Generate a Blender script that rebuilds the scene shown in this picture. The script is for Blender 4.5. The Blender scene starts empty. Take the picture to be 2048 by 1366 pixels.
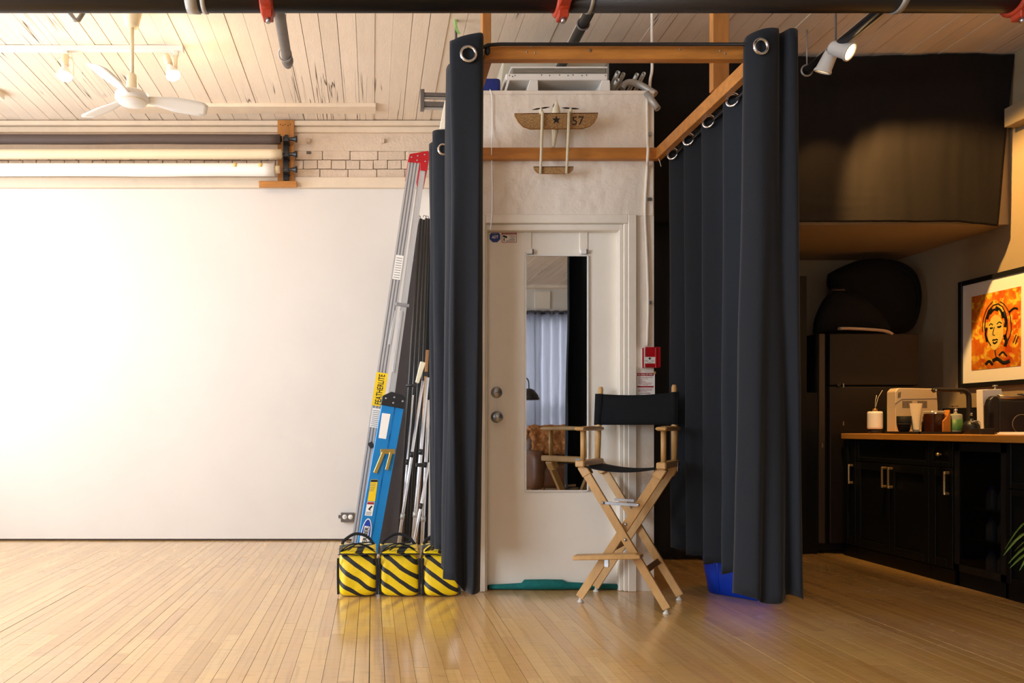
import bpy, bmesh, math, random
from mathutils import Vector, Matrix, noise
random.seed(7)
S = bpy.context.scene
COL = S.collection
H, F, VX, VY = 0.94, 1500.0, 745.0, 855.0          # eye height, focal length and vanishing point for a 2048x1366 frame

# ------------------------------------------------------------------ camera
cam_d = bpy.data.cameras.new('camera')
cam = bpy.data.objects.new('camera', cam_d)
COL.objects.link(cam)
cam.location = (0, 0, H)
cam.rotation_euler = (math.pi / 2, 0, 0)
cam_d.sensor_width = 36
cam_d.lens = F / 2048 * 36
cam_d.shift_x = (1024 - VX) / 2048
cam_d.shift_y = (VY - 683) / 2048
cam_d.clip_start = 0.05
S.camera = cam

# ------------------------------------------------------------------ world and exposure
world = bpy.data.worlds.new('world')
S.world = world
world.use_nodes = True
wn = world.node_tree.nodes['Background']
wn.inputs[0].default_value = (0.75, 0.85, 1.0, 1)
wn.inputs[1].default_value = 0.5
S.view_settings.view_transform = 'Standard'
S.view_settings.look = 'None'
S.view_settings.gamma = 1
S.view_settings.use_curve_mapping = False
S.view_settings.exposure = 0.0

# ------------------------------------------------------------------ daylight at the windows, lamps of the room
def area(name, loc, rot, sx, sy, power, col, spread=180):
    d = bpy.data.lights.new(name, 'AREA')
    d.shape = 'RECTANGLE'
    d.size, d.size_y = sx, sy
    d.energy = power
    d.color = col
    d.spread = math.radians(spread)
    o = bpy.data.objects.new(name, d)
    COL.objects.link(o)
    o.location = loc
    o.rotation_euler = rot
    return o
def spot(name, loc, target, power, angle, blend, col, size=0.03):
    d = bpy.data.lights.new(name, 'SPOT')
    d.energy = power
    d.spot_size = math.radians(angle)
    d.spot_blend = blend
    d.color = col
    d.shadow_soft_size = size
    o = bpy.data.objects.new(name, d)
    COL.objects.link(o)
    o.location = loc
    o.rotation_euler = (Vector(target) - Vector(loc)).to_track_quat('-Z', 'Y').to_euler()
    return o
def point(name, loc, power, col, size=0.05):
    d = bpy.data.lights.new(name, 'POINT')
    d.energy = power
    d.color = col
    d.shadow_soft_size = size
    o = bpy.data.objects.new(name, d)
    COL.objects.link(o)
    o.location = loc
    return o
DAY = (0.86, 0.95, 1.08)
WARM = (1.0, 0.57, 0.18)
WIN = [(3.2, 5.4), (-1.5, 1.5)]          # window openings in the left wall (y range), z 0.75 .. 3.05
WINP = [230, 420]
for (y0, y1), p in zip(WIN, WINP):
    area('window_daylight', (-4.72, (y0 + y1) / 2, 1.9), (0, -math.pi / 2, 0), 2.3, y1 - y0, p, DAY)
REAR = [(-3.9, -1.9)]                    # bare windows in the wall behind the viewpoint, z 0.85 .. 2.95
for (x0, x1), p in zip(REAR, [60]):
    area('rear_daylight', ((x0 + x1) / 2, -5.32, 1.9), (math.pi / 2, 0, 0), x1 - x0, 2.1, p, DAY)
area('rear_window_daylight', (3.3, -5.5, 2.0), (math.pi / 2, 0, 0), 2.4, 2.2, 220, (0.95, 0.97, 1.0))
spot('spot_light_wall', (2.97, 4.66, 3.27), (4.36, 4.82, 1.75), 350, 77, 0.45, WARM)
spot('spot_light_floor', (2.86, 4.38, 3.10), (2.9, 4.3, 0.0), 42, 70, 0.8, WARM)
spot('spot_light_cloth', (2.90, 4.62, 3.17), (3.14, 5.124, 2.35), 34, 58, 0.6, WARM)
point('bulb_glow', (-3.44 + 1.0, 5.3, 3.05), 8, (1.0, 0.70, 0.40), 0.05)
point('bulb_glow_two', (-1.38, 5.2, 3.02), 8, (1.0, 0.70, 0.40), 0.05)

# ------------------------------------------------------------------ helpers
def A(px, py, y):
    return Vector(((px - VX) / F * y, y, H + (VY - py) / F * y))
def AX(px, y):
    return (px - VX) / F * y
def AZ(py, y):
    return H + (VY - py) / F * y
def lin(c):
    return tuple((v / 12.92 if v <= 0.04045 else ((v + 0.055) / 1.055) ** 2.4) for v in c)
def rgb(r, g, b):
    return lin((r / 255, g / 255, b / 255))
MATS = {}
def mat(name, col, rough=0.6, metal=0.0, var=0.0, vscale=6.0, stretch=(1, 1, 1), bump=0.0, bscale=40.0, spec=0.5, emit=None, estr=0.0,
        col2=None, isl=0.0, sheen=0.0, trans=0.0, alpha=1.0, rvar=0.0, coat=0.0):
    m = bpy.data.materials.new(name)
    m.use_nodes = True
    nt = m.node_tree
    b = nt.nodes['Principled BSDF']
    L = nt.links.new
    b.inputs['Base Color'].default_value = (*col, 1)
    b.inputs['Roughness'].default_value = rough
    b.inputs['Metallic'].default_value = metal
    b.inputs['Specular IOR Level'].default_value = spec
    if coat: b.inputs['Coat Weight'].default_value = coat
    if sheen:
        b.inputs['Sheen Weight'].default_value = sheen
        b.inputs['Sheen Roughness'].default_value = 0.4
    if trans: b.inputs['Transmission Weight'].default_value = trans
    if alpha < 1: b.inputs['Alpha'].default_value = alpha
    if emit:
        b.inputs['Emission Color'].default_value = (*emit, 1)
        b.inputs['Emission Strength'].default_value = estr
    geo = nt.nodes.new('ShaderNodeNewGeometry')
    vec = geo.outputs['Position']
    mp = nt.nodes.new('ShaderNodeMapping')
    mp.inputs['Scale'].default_value = stretch
    L(vec, mp.inputs['Vector'])
    cur = None
    if var > 0:
        n = nt.nodes.new('ShaderNodeTexNoise')
        n.inputs['Scale'].default_value = vscale
        n.inputs['Detail'].default_value = 5
        n.inputs['Roughness'].default_value = 0.62
        L(mp.outputs[0], n.inputs['Vector'])
        mr = nt.nodes.new('ShaderNodeMapRange')
        mr.inputs[1].default_value, mr.inputs[2].default_value = 0.3, 0.7
        L(n.outputs['Fac'], mr.inputs[0])
        mx = nt.nodes.new('ShaderNodeMix')
        mx.data_type = 'RGBA'
        c2 = col2 if col2 else tuple(v * (1 - var) for v in col)
        mx.inputs[6].default_value = (*col, 1)
        mx.inputs[7].default_value = (*c2, 1)
        L(mr.outputs[0], mx.inputs[0])
        cur = mx.outputs[2]
        if rvar:
            r2 = nt.nodes.new('ShaderNodeMapRange')
            r2.inputs[3].default_value, r2.inputs[4].default_value = rough - rvar, rough + rvar
            L(mr.outputs[0], r2.inputs[0])
            L(r2.outputs[0], b.inputs['Roughness'])
    if isl > 0:
        oi = nt.nodes.new('ShaderNodeObjectInfo')
        ad = nt.nodes.new('ShaderNodeMath'); ad.operation = 'ADD'
        L(oi.outputs['Random'], ad.inputs[0]); L(geo.outputs['Random Per Island'], ad.inputs[1])
        fr = nt.nodes.new('ShaderNodeMath'); fr.operation = 'FRACT'
        L(ad.outputs[0], fr.inputs[0])
        mr = nt.nodes.new('ShaderNodeMapRange')
        mr.inputs[3].default_value, mr.inputs[4].default_value = 1 - isl, 1 + isl * 0.45
        L(fr.outputs[0], mr.inputs[0])
        hs = nt.nodes.new('ShaderNodeHueSaturation')
        hs.inputs['Color'].default_value = (*col, 1)
        if cur: L(cur, hs.inputs['Color'])
        L(mr.outputs[0], hs.inputs['Value'])
        cur = hs.outputs[0]
    if cur: L(cur, b.inputs['Base Color'])
    if bump > 0:
        n = nt.nodes.new('ShaderNodeTexNoise')
        n.inputs['Scale'].default_value = bscale
        n.inputs['Detail'].default_value = 4
        L(mp.outputs[0], n.inputs['Vector'])
        bp = nt.nodes.new('ShaderNodeBump')
        bp.inputs['Strength'].default_value = bump
        bp.inputs['Distance'].default_value = 0.01
        L(n.outputs['Fac'], bp.inputs['Height'])
        L(bp.outputs[0], b.inputs['Normal'])
    MATS[name] = m
    return m

class MB:
    """collects shapes and links them as ONE mesh object"""
    def __init__(s):
        s.v, s.f, s.sm = [], [], []
    def add(s, vs, fs, smooth=False):
        o = len(s.v)
        s.v += [Vector(v) for v in vs]
        s.f += [tuple(i + o for i in f) for f in fs]
        s.sm += [smooth] * len(fs)
        return s
    def box(s, a, b):
        x0, x1 = sorted((a[0], b[0])); y0, y1 = sorted((a[1], b[1])); z0, z1 = sorted((a[2], b[2]))
        return s.add([(x0, y0, z0), (x1, y0, z0), (x1, y1, z0), (x0, y1, z0), (x0, y0, z1), (x1, y0, z1), (x1, y1, z1), (x0, y1, z1)],
                     [(0, 3, 2, 1), (4, 5, 6, 7), (0, 1, 5, 4), (1, 2, 6, 5), (2, 3, 7, 6), (3, 0, 4, 7)])
    def bar(s, p0, p1, w, t, side=(0, 1, 0), w2=None):
        """a straight bar from p0 to p1; t is its size along `side`, w across"""
        p0, p1 = Vector(p0), Vector(p1)
        d = (p1 - p0).normalized()
        sd = Vector(side); sd = (sd - d * sd.dot(d)).normalized()
        u = d.cross(sd).normalized()
        w2 = w if w2 is None else w2
        vs = []
        for p, ww in ((p0, w), (p1, w2)):
            for a, b in ((-1, -1), (1, -1), (1, 1), (-1, 1)):
                vs.append(p + u * (a * ww / 2) + sd * (b * t / 2))
        return s.add(vs, [(0, 1, 2, 3), (7, 6, 5, 4), (0, 4, 5, 1), (1, 5, 6, 2), (2, 6, 7, 3), (3, 7, 4, 0)])
    def tube(s, pts, r, n=12, caps=True, r_list=None, flat=None, closed=False):
        pts = [Vector(p) for p in pts]
        m = len(pts)
        rings = []
        up = None
        for i, p in enumerate(pts):
            if closed: d = pts[(i + 1) % m] - pts[i - 1]
            else: d = pts[min(i + 1, m - 1)] - pts[max(i - 1, 0)]
            d.normalize()
            if up is None:
                up = Vector((0, 0, 1)) if abs(d.z) < 0.9 else Vector((0, 1, 0))
            u = up - d * up.dot(d)
            if u.length < 1e-5: u = d.orthogonal()
            u.normalize(); up = u
            w = d.cross(u)
            rr = r_list[i] if r_list else r
            fl = flat if flat else 1.0
            rings.append([p + (u * math.cos(2 * math.pi * k / n) * fl + w * math.sin(2 * math.pi * k / n)) * rr for k in range(n)])
        vs = [v for ring in rings for v in ring]
        fs = []
        for i in range(m if closed else m - 1):
            j = (i + 1) % m
            for k in range(n):
                fs.append((i * n + k, i * n + (k + 1) % n, j * n + (k + 1) % n, j * n + k))
        s.add(vs, fs, True)
        if caps and not closed:
            o = len(s.v) - len(vs)
            s.f.append(tuple(o + k for k in reversed(range(n)))); s.sm.append(False)
            s.f.append(tuple(o + (m - 1) * n + k for k in range(n))); s.sm.append(False)
        return s
    def cyl(s, p0, p1, r0, r1=None, n=20):
        return s.tube([p0, p1], r0, n, True, [r0, r0 if r1 is None else r1])
    def pipe(s, p0, p1, r, ri, n=16):
        """open hollow tube"""
        p0, p1 = Vector(p0), Vector(p1)
        d = (p1 - p0).normalized(); u = d.orthogonal().normalized(); w = d.cross(u)
        vs = []
        for p in (p0, p1):
            for rr in (r, ri):
                vs += [p + (u * math.cos(2 * math.pi * k / n) + w * math.sin(2 * math.pi * k / n)) * rr for k in range(n)]
        fs = []
        for k in range(n):
            l = (k + 1) % n
            fs += [(k, 2 * n + k, 2 * n + l, l), (n + l, 3 * n + l, 3 * n + k, n + k), (k, l, n + l, n + k), (2 * n + l, 2 * n + k, 3 * n + k, 3 * n + l)]
        fs = [tuple(reversed(f)) for f in fs]
        return s.add(vs, fs, True)
    def lathe(s, prof, base, axis=(0, 0, 1), n=24):
        base = Vector(base); ax = Vector(axis).normalized(); u = ax.orthogonal().normalized(); w = ax.cross(u)
        vs, fs = [], []
        for r, h in prof:
            for k in range(n):
                a = 2 * math.pi * k / n
                vs.append(base + ax * h + (u * math.cos(a) + w * math.sin(a)) * max(r, 1e-5))
        for i in range(len(prof) - 1):
            for k in range(n):
                fs.append((i * n + k, i * n + (k + 1) % n, (i + 1) * n + (k + 1) % n, (i + 1) * n + k))
        s.add(vs, fs, True)
        return s
    def ring(s, c, normal, R, r, n=28, m=8):
        c = Vector(c); nn = Vector(normal).normalized(); u = nn.orthogonal().normalized(); w = nn.cross(u)
        return s.tube([c + (u * math.cos(2 * math.pi * k / n) + w * math.sin(2 * math.pi * k / n)) * R for k in range(n)], r, m, closed=True)
    def prism(s, poly, ext):
        """closed polygon of 3-D points pushed along ext"""
        poly = [Vector(p) for p in poly]; e = Vector(ext); n = len(poly)
        vs = poly + [p + e for p in poly]
        nrm = Vector((0, 0, 0))
        for i in range(n): nrm += poly[i].cross(poly[(i + 1) % n])
        fl = nrm.dot(e) > 0
        f0, f1 = tuple(range(n)), tuple(range(n, 2 * n))
        fs = [tuple(reversed(f0)) if fl else f0, f1 if fl else tuple(reversed(f1))]
        for i in range(n):
            j = (i + 1) % n
            q = (i, j, n + j, n + i)
            fs.append(q if fl else tuple(reversed(q)))
        return s.add(vs, fs)
    def grid(s, fn, nu, nv, smooth=True, wrap=False):
        vs = [fn(i / (nu if wrap else nu - 1), j / (nv - 1)) for j in range(nv) for i in range(nu)]
        fs = []
        for j in range(nv - 1):
            for i in range(nu if wrap else nu - 1):
                k = (i + 1) % nu
                fs.append((j * nu + i, j * nu + k, (j + 1) * nu + k, (j + 1) * nu + i))
        return s.add(vs, fs, smooth)
    def blob(s, c, rx, ry, rz, e1=1.0, e2=1.0, nu=24, nv=14, R=None):
        c = Vector(c)
        def sp(v, e): return math.copysign(abs(v) ** e, v)
        def fn(a, b):
            t = 2 * math.pi * a; p = math.pi * (b - 0.5)
            v = Vector((rx * sp(math.cos(p), e1) * sp(math.cos(t), e2), ry * sp(math.cos(p), e1) * sp(math.sin(t), e2), rz * sp(math.sin(p), e1)))
            if R: v = R @ v
            return c + v
        return s.grid(fn, nu, nv, wrap=True)
    def build(s, name, m, parent=None, bevel=0.0, seg=1, solid=0.0, local=False, sub=0, kind=None, origin=None):
        me = bpy.data.meshes.new(name)
        off = Vector((0, 0, 0))
        if not local:
            if parent is not None: off = Vector(ORG.get(parent.name, (0, 0, 0)))
            elif origin is not None: off = Vector(origin)
        me.from_pydata([v - off for v in s.v], [], s.f)
        me.polygons.foreach_set('use_smooth', s.sm)
        me.update()
        for mm in (m if isinstance(m, (list, tuple)) else [m]): me.materials.append(mm)
        o = bpy.data.objects.new(name, me)
        COL.objects.link(o)
        if parent is not None:
            o.parent = parent
            ORG[o.name] = off
        elif origin is not None:
            o.location = off; ORG[o.name] = off
        else:
            ORG[o.name] = Vector((0, 0, 0))
        if solid:
            md = o.modifiers.new('thickness', 'SOLIDIFY'); md.thickness = solid; md.offset = 0
        if bevel:
            md = o.modifiers.new('bevel', 'BEVEL'); md.width = bevel; md.segments = seg; md.limit_method = 'ANGLE'; md.angle_limit = math.radians(40)
        if sub:
            md = o.modifiers.new('smooth', 'SUBSURF'); md.levels = sub; md.render_levels = sub
        if kind: o['kind'] = kind
        return o
ORG = {}
def tag(o, label, cat, group=None):
    o['label'] = label; o['category'] = cat
    if group: o['group'] = group
    return o
def thing(name, label, cat, loc=(0, 0, 0), group=None, rotz=0.0):
    o = bpy.data.objects.new(name, None)
    o.empty_display_size = 0.05
    COL.objects.link(o)
    o.location = loc
    o.rotation_euler = (0, 0, rotz)
    ORG[o.name] = Vector(loc)
    return tag(o, label, cat, group)
def struct(name, mb, m, bevel=0.0, solid=0.0):
    o = mb.build(name, m, bevel=bevel, solid=solid)
    o['kind'] = 'structure'
    return o
def text(name, st, c, xdir, ydir, height, m, parent=None, width=None, depth=0.0006, bold=0.0, local=False):
    """flat lettering centred at c; xdir runs along the line, ydir up"""
    cu = bpy.data.curves.new(name, 'FONT')
    cu.body = st
    cu.align_x = 'CENTER'; cu.align_y = 'CENTER'
    cu.extrude = 0.0
    cu.offset = bold
    cu.resolution_u = 3
    t = bpy.data.objects.new('lettering_source', cu)
    COL.objects.link(t)
    dg = bpy.context.evaluated_depsgraph_get()
    me = bpy.data.meshes.new_from_object(t.evaluated_get(dg))
    bpy.data.objects.remove(t)
    xs = [v.co.x for v in me.vertices]; ys = [v.co.y for v in me.vertices]
    cx, cy = (min(xs) + max(xs)) / 2, (min(ys) + max(ys)) / 2
    sy = height / max(max(ys) - min(ys), 1e-6)
    sx = sy if width is None else width / max(max(xs) - min(xs), 1e-6)
    X = Vector(xdir).normalized(); Y = Vector(ydir).normalized(); N = X.cross(Y)
    mb = MB()
    vs = [Vector(c) + X * ((v.co.x - cx) * sx) + Y * ((v.co.y - cy) * sy) + N * depth for v in me.vertices]
    mb.add(vs, [tuple(p.vertices) for p in me.polygons])
    return mb.build(name, m, parent, local=local)
def catmull(pts, n):
    pts = [Vector(p) for p in pts]
    P = [pts[0] * 2 - pts[1]] + pts + [pts[-1] * 2 - pts[-2]]
    out = []
    m = len(pts) - 1
    for k in range(n):
        t = k / (n - 1) * m
        i = min(int(t), m - 1); f = t - i
        a, b, c, d = P[i], P[i + 1], P[i + 2], P[i + 3]
        out.append(0.5 * ((2 * b) + (c - a) * f + (2 * a - 5 * b + 4 * c - d) * f * f + (3 * b - a - 3 * c + d) * f ** 3))
    return out
def copy_tree(o, loc=None, rot=None):
    c = o.copy(); COL.objects.link(c)
    if loc is not None: c.location = loc
    if rot is not None: c.rotation_euler = rot
    for ch in [x for x in S.objects if x.parent == o]:
        d = copy_tree(ch)
        d.parent = c
    return c

# ------------------------------------------------------------------ materials
wall_paint = mat('white_wall_paint', rgb(222, 215, 206), 0.62, var=0.05, vscale=1.6, bump=0.06, bscale=26)
rough_paint = mat('lumpy_white_paint', rgb(236, 224, 208), 0.42, var=0.05, vscale=4, bump=0.8, bscale=17)
trim_paint = mat('white_trim_paint', rgb(238, 228, 212), 0.42, var=0.06, vscale=9, bump=0.08, bscale=30)
door_paint = mat('white_door_paint', rgb(240, 232, 218), 0.4, var=0.05, vscale=4, bump=0.06, bscale=50)
brick_paint = mat('painted_brick', rgb(222, 200, 176), 0.55, var=0.1, vscale=18, bump=0.5, bscale=45, isl=0.06)
warm_lit_board = mat('warm_lit_board_paint', rgb(230, 210, 184), 0.5, var=0.10, vscale=7, bump=0.1, bscale=30)  # trim white warmed: the tungsten glow is put into the board colour
mortar_paint = mat('painted_mortar', rgb(190, 166, 142), 0.7, var=0.2, vscale=20, bump=0.5, bscale=50)
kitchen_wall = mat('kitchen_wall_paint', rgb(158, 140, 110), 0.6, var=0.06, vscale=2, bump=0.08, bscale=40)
black_cloth = mat('black_blackout_cloth', rgb(33, 36, 41), 0.85, var=0.25, vscale=300, bump=0.12, bscale=500, sheen=0.10, spec=0.2)
dark_fabric = mat('black_sheet_cloth', rgb(30, 25, 23), 0.9, var=0.3, vscale=220, bump=0.2, bscale=180, sheen=0.05, spec=0.15)
pine = mat('varnished_pine', rgb(198, 130, 58), 0.42, var=0.35, vscale=5, stretch=(1.2, 6, 6), bump=0.05, bscale=30)
pine_z = mat('varnished_pine_upright', rgb(192, 128, 62), 0.42, var=0.35, vscale=5, stretch=(6, 6, 1), bump=0.05, bscale=30)
oak = mat('light_oak', rgb(206, 160, 98), 0.4, var=0.22, vscale=9, stretch=(3, 3, 1), bump=0.05, bscale=60)
oak_dark = mat('oak_edge', rgb(150, 106, 62), 0.45, var=0.25, vscale=9)
alu = mat('aluminium', rgb(196, 196, 196), 0.42, 0.6, var=0.12, vscale=8, stretch=(8, 8, 1))
alu_dull = mat('dull_aluminium', rgb(178, 174, 166), 0.5, 0.55, var=0.12, vscale=12)
chrome = mat('chrome', rgb(225, 225, 228), 0.12, 1.0)
pole_chrome = mat('brushed_chrome', rgb(214, 216, 222), 0.28, 0.85)
alu_shaded = mat('aluminium_groove_shade', rgb(150, 150, 152), 0.5, 0.5)  # same aluminium darkened: shade between the ribs put into the rail colour
steel = mat('zinc_steel', rgb(176, 178, 182), 0.35, 0.9, var=0.15, vscale=25)
brass = mat('yellow_zinc', rgb(198, 168, 92), 0.3, 0.9, var=0.2, vscale=20)
dark_brass = mat('aged_brass', rgb(170, 120, 66), 0.4, 0.7, var=0.15, vscale=15)
blk_plastic = mat('black_plastic', rgb(24, 24, 26), 0.45, var=0.2, vscale=30)
blk_matte = mat('black_matte', rgb(16, 16, 17), 0.7, var=0.3, vscale=20, spec=0.25)
blk_metal = mat('black_pipe_paint', rgb(34, 32, 33), 0.42, var=0.35, vscale=14, stretch=(0.4, 3, 3), bump=0.05, bscale=60)
gray_metal = mat('grey_pipe', rgb(104, 96, 90), 0.55, var=0.25, vscale=30, bump=0.1, bscale=80)
red_paint = mat('red_paint', rgb(176, 14, 24), 0.38, var=0.12, vscale=20)
red_coupling = mat('red_coupling_paint', rgb(178, 58, 30), 0.45, var=0.3, vscale=40, bump=0.1)
blue_glass = mat('blue_fibreglass', rgb(0, 126, 196), 0.38, var=0.1, vscale=20, stretch=(4, 4, 1))
blue_bin = mat('blue_bin_plastic', rgb(4, 66, 215), 0.4, var=0.08, vscale=8)
white_plastic = mat('white_plastic', rgb(232, 228, 220), 0.4, var=0.03, vscale=10)
cream_plastic = mat('cream_enamel', rgb(232, 214, 176), 0.4, var=0.04, vscale=10)
white_paper = mat('white_paper', rgb(244, 240, 232), 0.65, var=0.03, vscale=6)
yellow_paper = mat('yellow_label', rgb(244, 204, 12), 0.5, var=0.04, vscale=30)
black_ink = mat('black_ink', rgb(18, 17, 16), 0.6, var=0.1, vscale=30)
red_ink = mat('red_ink', rgb(168, 26, 30), 0.55, var=0.1, vscale=30)
blue_ink = mat('blue_ink', rgb(30, 56, 136), 0.5, var=0.1, vscale=30)
white_ink = mat('white_ink', rgb(240, 238, 232), 0.6, var=0.03, vscale=30)
gray_ink = mat('grey_ink', rgb(120, 116, 112), 0.6, var=0.1, vscale=30)
teal_cloth = mat('teal_cloth', rgb(0, 112, 108), 0.85, var=0.3, vscale=40, bump=0.3, bscale=70)
rubber = mat('clear_rubber', rgb(206, 200, 188), 0.35, var=0.05)
board_gray = mat('dark_grey_board', rgb(76, 70, 70), 0.5, var=0.25, vscale=5, stretch=(3, 3, 1))
pole_black = mat('black_tube_finish', rgb(36, 34, 33), 0.35, var=0.3, vscale=20, stretch=(6, 6, 1))
mirror_m = mat('mirror_silver', (0.62, 0.64, 0.64), 0.015, 1.0)
counter_wood = mat('butcher_block', rgb(206, 142, 60), 0.4, var=0.25, vscale=4, stretch=(6, 1, 6))
cab_black = mat('black_cabinet_lacquer', rgb(12, 13, 12), 0.5, var=0.2, vscale=6, spec=0.25)
fridge_m = mat('dark_steel_door', rgb(28, 21, 16), 0.5, var=0.12, vscale=3, spec=0.3)
purple_cloth = None

# ------------------------------------------------------------------ special materials
def floor_material():
    m = mat('maple_floor', rgb(196, 154, 108), 0.3, isl=0.0)
    nt = m.node_tree; L = nt.links.new; b = nt.nodes['Principled BSDF']
    geo = [n for n in nt.nodes if n.type == 'NEW_GEOMETRY'][0]
    oi = nt.nodes.new('ShaderNodeObjectInfo')
    ad = nt.nodes.new('ShaderNodeMath'); ad.operation = 'ADD'
    L(oi.outputs['Random'], ad.inputs[0]); L(geo.outputs['Random Per Island'], ad.inputs[1])
    fr = nt.nodes.new('ShaderNodeMath'); fr.operation = 'FRACT'; L(ad.outputs[0], fr.inputs[0])
    cr = nt.nodes.new('ShaderNodeValToRGB')
    cols = [(0.0, (198, 154, 88)), (0.3, (210, 166, 98)), (0.6, (218, 176, 108)), (0.85, (204, 158, 98)), (1.0, (222, 182, 112))]
    e = cr.color_ramp.elements
    e[0].position, e[0].color = 0.0, (*rgb(*cols[0][1]), 1)
    e[1].position, e[1].color = 1.0, (*rgb(*cols[4][1]), 1)
    for p, c in cols[1:4]:
        x = e.new(p); x.color = (*rgb(*c), 1)
    L(fr.outputs[0], cr.inputs[0])
    # grain along the boards
    mp = nt.nodes.new('ShaderNodeMapping'); mp.inputs['Scale'].default_value = (55, 2.0, 1)
    cmb = nt.nodes.new('ShaderNodeVectorMath'); cmb.operation = 'ADD'
    sc = nt.nodes.new('ShaderNodeVectorMath'); sc.operation = 'SCALE'; sc.inputs['Scale'].default_value = 13.0
    L(fr.outputs[0], sc.inputs[0])
    L(geo.outputs['Position'], cmb.inputs[0]); L(sc.outputs[0], cmb.inputs[1])
    L(cmb.outputs[0], mp.inputs['Vector'])
    n1 = nt.nodes.new('ShaderNodeTexNoise'); n1.inputs['Scale'].default_value = 1.0; n1.inputs['Detail'].default_value = 6
    L(mp.outputs[0], n1.inputs['Vector'])
    # cross-wise wear and scuffs
    mp2 = nt.nodes.new('ShaderNodeMapping'); mp2.inputs['Scale'].default_value = (9.0, 60, 1)
    L(geo.outputs['Position'], mp2.inputs['Vector'])
    n2 = nt.nodes.new('ShaderNodeTexNoise'); n2.inputs['Scale'].default_value = 1.0; n2.inputs['Detail'].default_value = 6; n2.inputs['Roughness'].default_value = 0.7
    L(mp2.outputs[0], n2.inputs['Vector'])
    n3 = nt.nodes.new('ShaderNodeTexNoise'); n3.inputs['Scale'].default_value = 1.3; n3.inputs['Detail'].default_value = 5
    L(geo.outputs['Position'], n3.inputs['Vector'])
    def mix(fac, a, col, lo, hi, amt, mode='MIX'):
        mr = nt.nodes.new('ShaderNodeMapRange'); mr.inputs[1].default_value, mr.inputs[2].default_value = lo, hi
        mr.inputs[3].default_value, mr.inputs[4].default_value = 0, amt
        L(fac, mr.inputs[0])
        x = nt.nodes.new('ShaderNodeMix'); x.data_type = 'RGBA'; x.blend_type = mode
        L(mr.outputs[0], x.inputs[0]); L(a, x.inputs[6]); x.inputs[7].default_value = (*col, 1)
        return x.outputs[2]
    c = mix(n1.outputs['Fac'], cr.outputs[0], rgb(150, 104, 64), 0.5, 0.78, 0.4)
    c = mix(n2.outputs['Fac'], c, rgb(120, 88, 60), 0.52, 0.8, 0.5)
    c = mix(n3.outputs['Fac'], c, rgb(176, 152, 132), 0.5, 0.75, 0.4)
    L(c, b.inputs['Base Color'])
    mr = nt.nodes.new('ShaderNodeMapRange'); mr.inputs[1].default_value, mr.inputs[2].default_value = 0.35, 0.7
    mr.inputs[3].default_value, mr.inputs[4].default_value = 0.17, 0.30
    L(n3.outputs['Fac'], mr.inputs[0]); L(mr.outputs[0], b.inputs['Roughness'])
    bp = nt.nodes.new('ShaderNodeBump'); bp.inputs['Strength'].default_value = 0.02; bp.inputs['Distance'].default_value = 0.003
    L(n2.outputs['Fac'], bp.inputs['Height']); L(bp.outputs[0], b.inputs['Normal'])
    b.inputs['Specular IOR Level'].default_value = 0.5
    b.inputs['Coat Weight'].default_value = 0.7
    b.inputs['Coat Roughness'].default_value = 0.13
    return m
floor_m = floor_material()
gap_m = mat('dark_joint_dirt', rgb(62, 44, 30), 0.9, var=0.3, vscale=30)

def ceiling_material():
    m = mat('painted_ceiling_board', rgb(240, 222, 200), 0.6, isl=0.06, var=0.07, vscale=5, stretch=(6, 1, 1), bump=0.15, bscale=40)
    nt = m.node_tree; L = nt.links.new; b = nt.nodes['Principled BSDF']
    src = b.inputs['Base Color'].links[0].from_socket
    geo = [n for n in nt.nodes if n.type == 'NEW_GEOMETRY'][0]
    mp = nt.nodes.new('ShaderNodeMapping'); mp.inputs['Scale'].default_value = (15, 0.28, 1)
    L(geo.outputs['Position'], mp.inputs['Vector'])
    n = nt.nodes.new('ShaderNodeTexNoise'); n.inputs['Scale'].default_value = 1.0; n.inputs['Detail'].default_value = 3
    n.inputs['Distortion'].default_value = 0.5
    L(mp.outputs[0], n.inputs['Vector'])
    # a thin line where the noise crosses its middle value: shrinkage cracks that run with the boards
    sb = nt.nodes.new('ShaderNodeMath'); sb.operation = 'SUBTRACT'; sb.inputs[1].default_value = 0.56
    ab = nt.nodes.new('ShaderNodeMath'); ab.operation = 'ABSOLUTE'
    L(n.outputs['Fac'], sb.inputs[0]); L(sb.outputs[0], ab.inputs[0])
    mr = nt.nodes.new('ShaderNodeMapRange'); mr.inputs[1].default_value, mr.inputs[2].default_value = 0.003, 0.009
    mr.inputs[3].default_value, mr.inputs[4].default_value = 1, 0
    L(ab.outputs[0], mr.inputs[0])
    n2 = nt.nodes.new('ShaderNodeTexNoise'); n2.inputs['Scale'].default_value = 1.1
    L(geo.outputs['Position'], n2.inputs['Vector'])
    g = nt.nodes.new('ShaderNodeMapRange'); g.inputs[1].default_value, g.inputs[2].default_value = 0.51, 0.58
    L(n2.outputs['Fac'], g.inputs[0])
    mu = nt.nodes.new('ShaderNodeMath'); mu.operation = 'MULTIPLY'
    L(mr.outputs[0], mu.inputs[0]); L(g.outputs[0], mu.inputs[1])
    x = nt.nodes.new('ShaderNodeMix'); x.data_type = 'RGBA'
    L(mu.outputs[0], x.inputs[0]); L(src, x.inputs[6]); x.inputs[7].default_value = (*rgb(104, 84, 68), 1)
    L(x.outputs[2], b.inputs['Base Color'])
    return m
ceil_m = ceiling_material()

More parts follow.
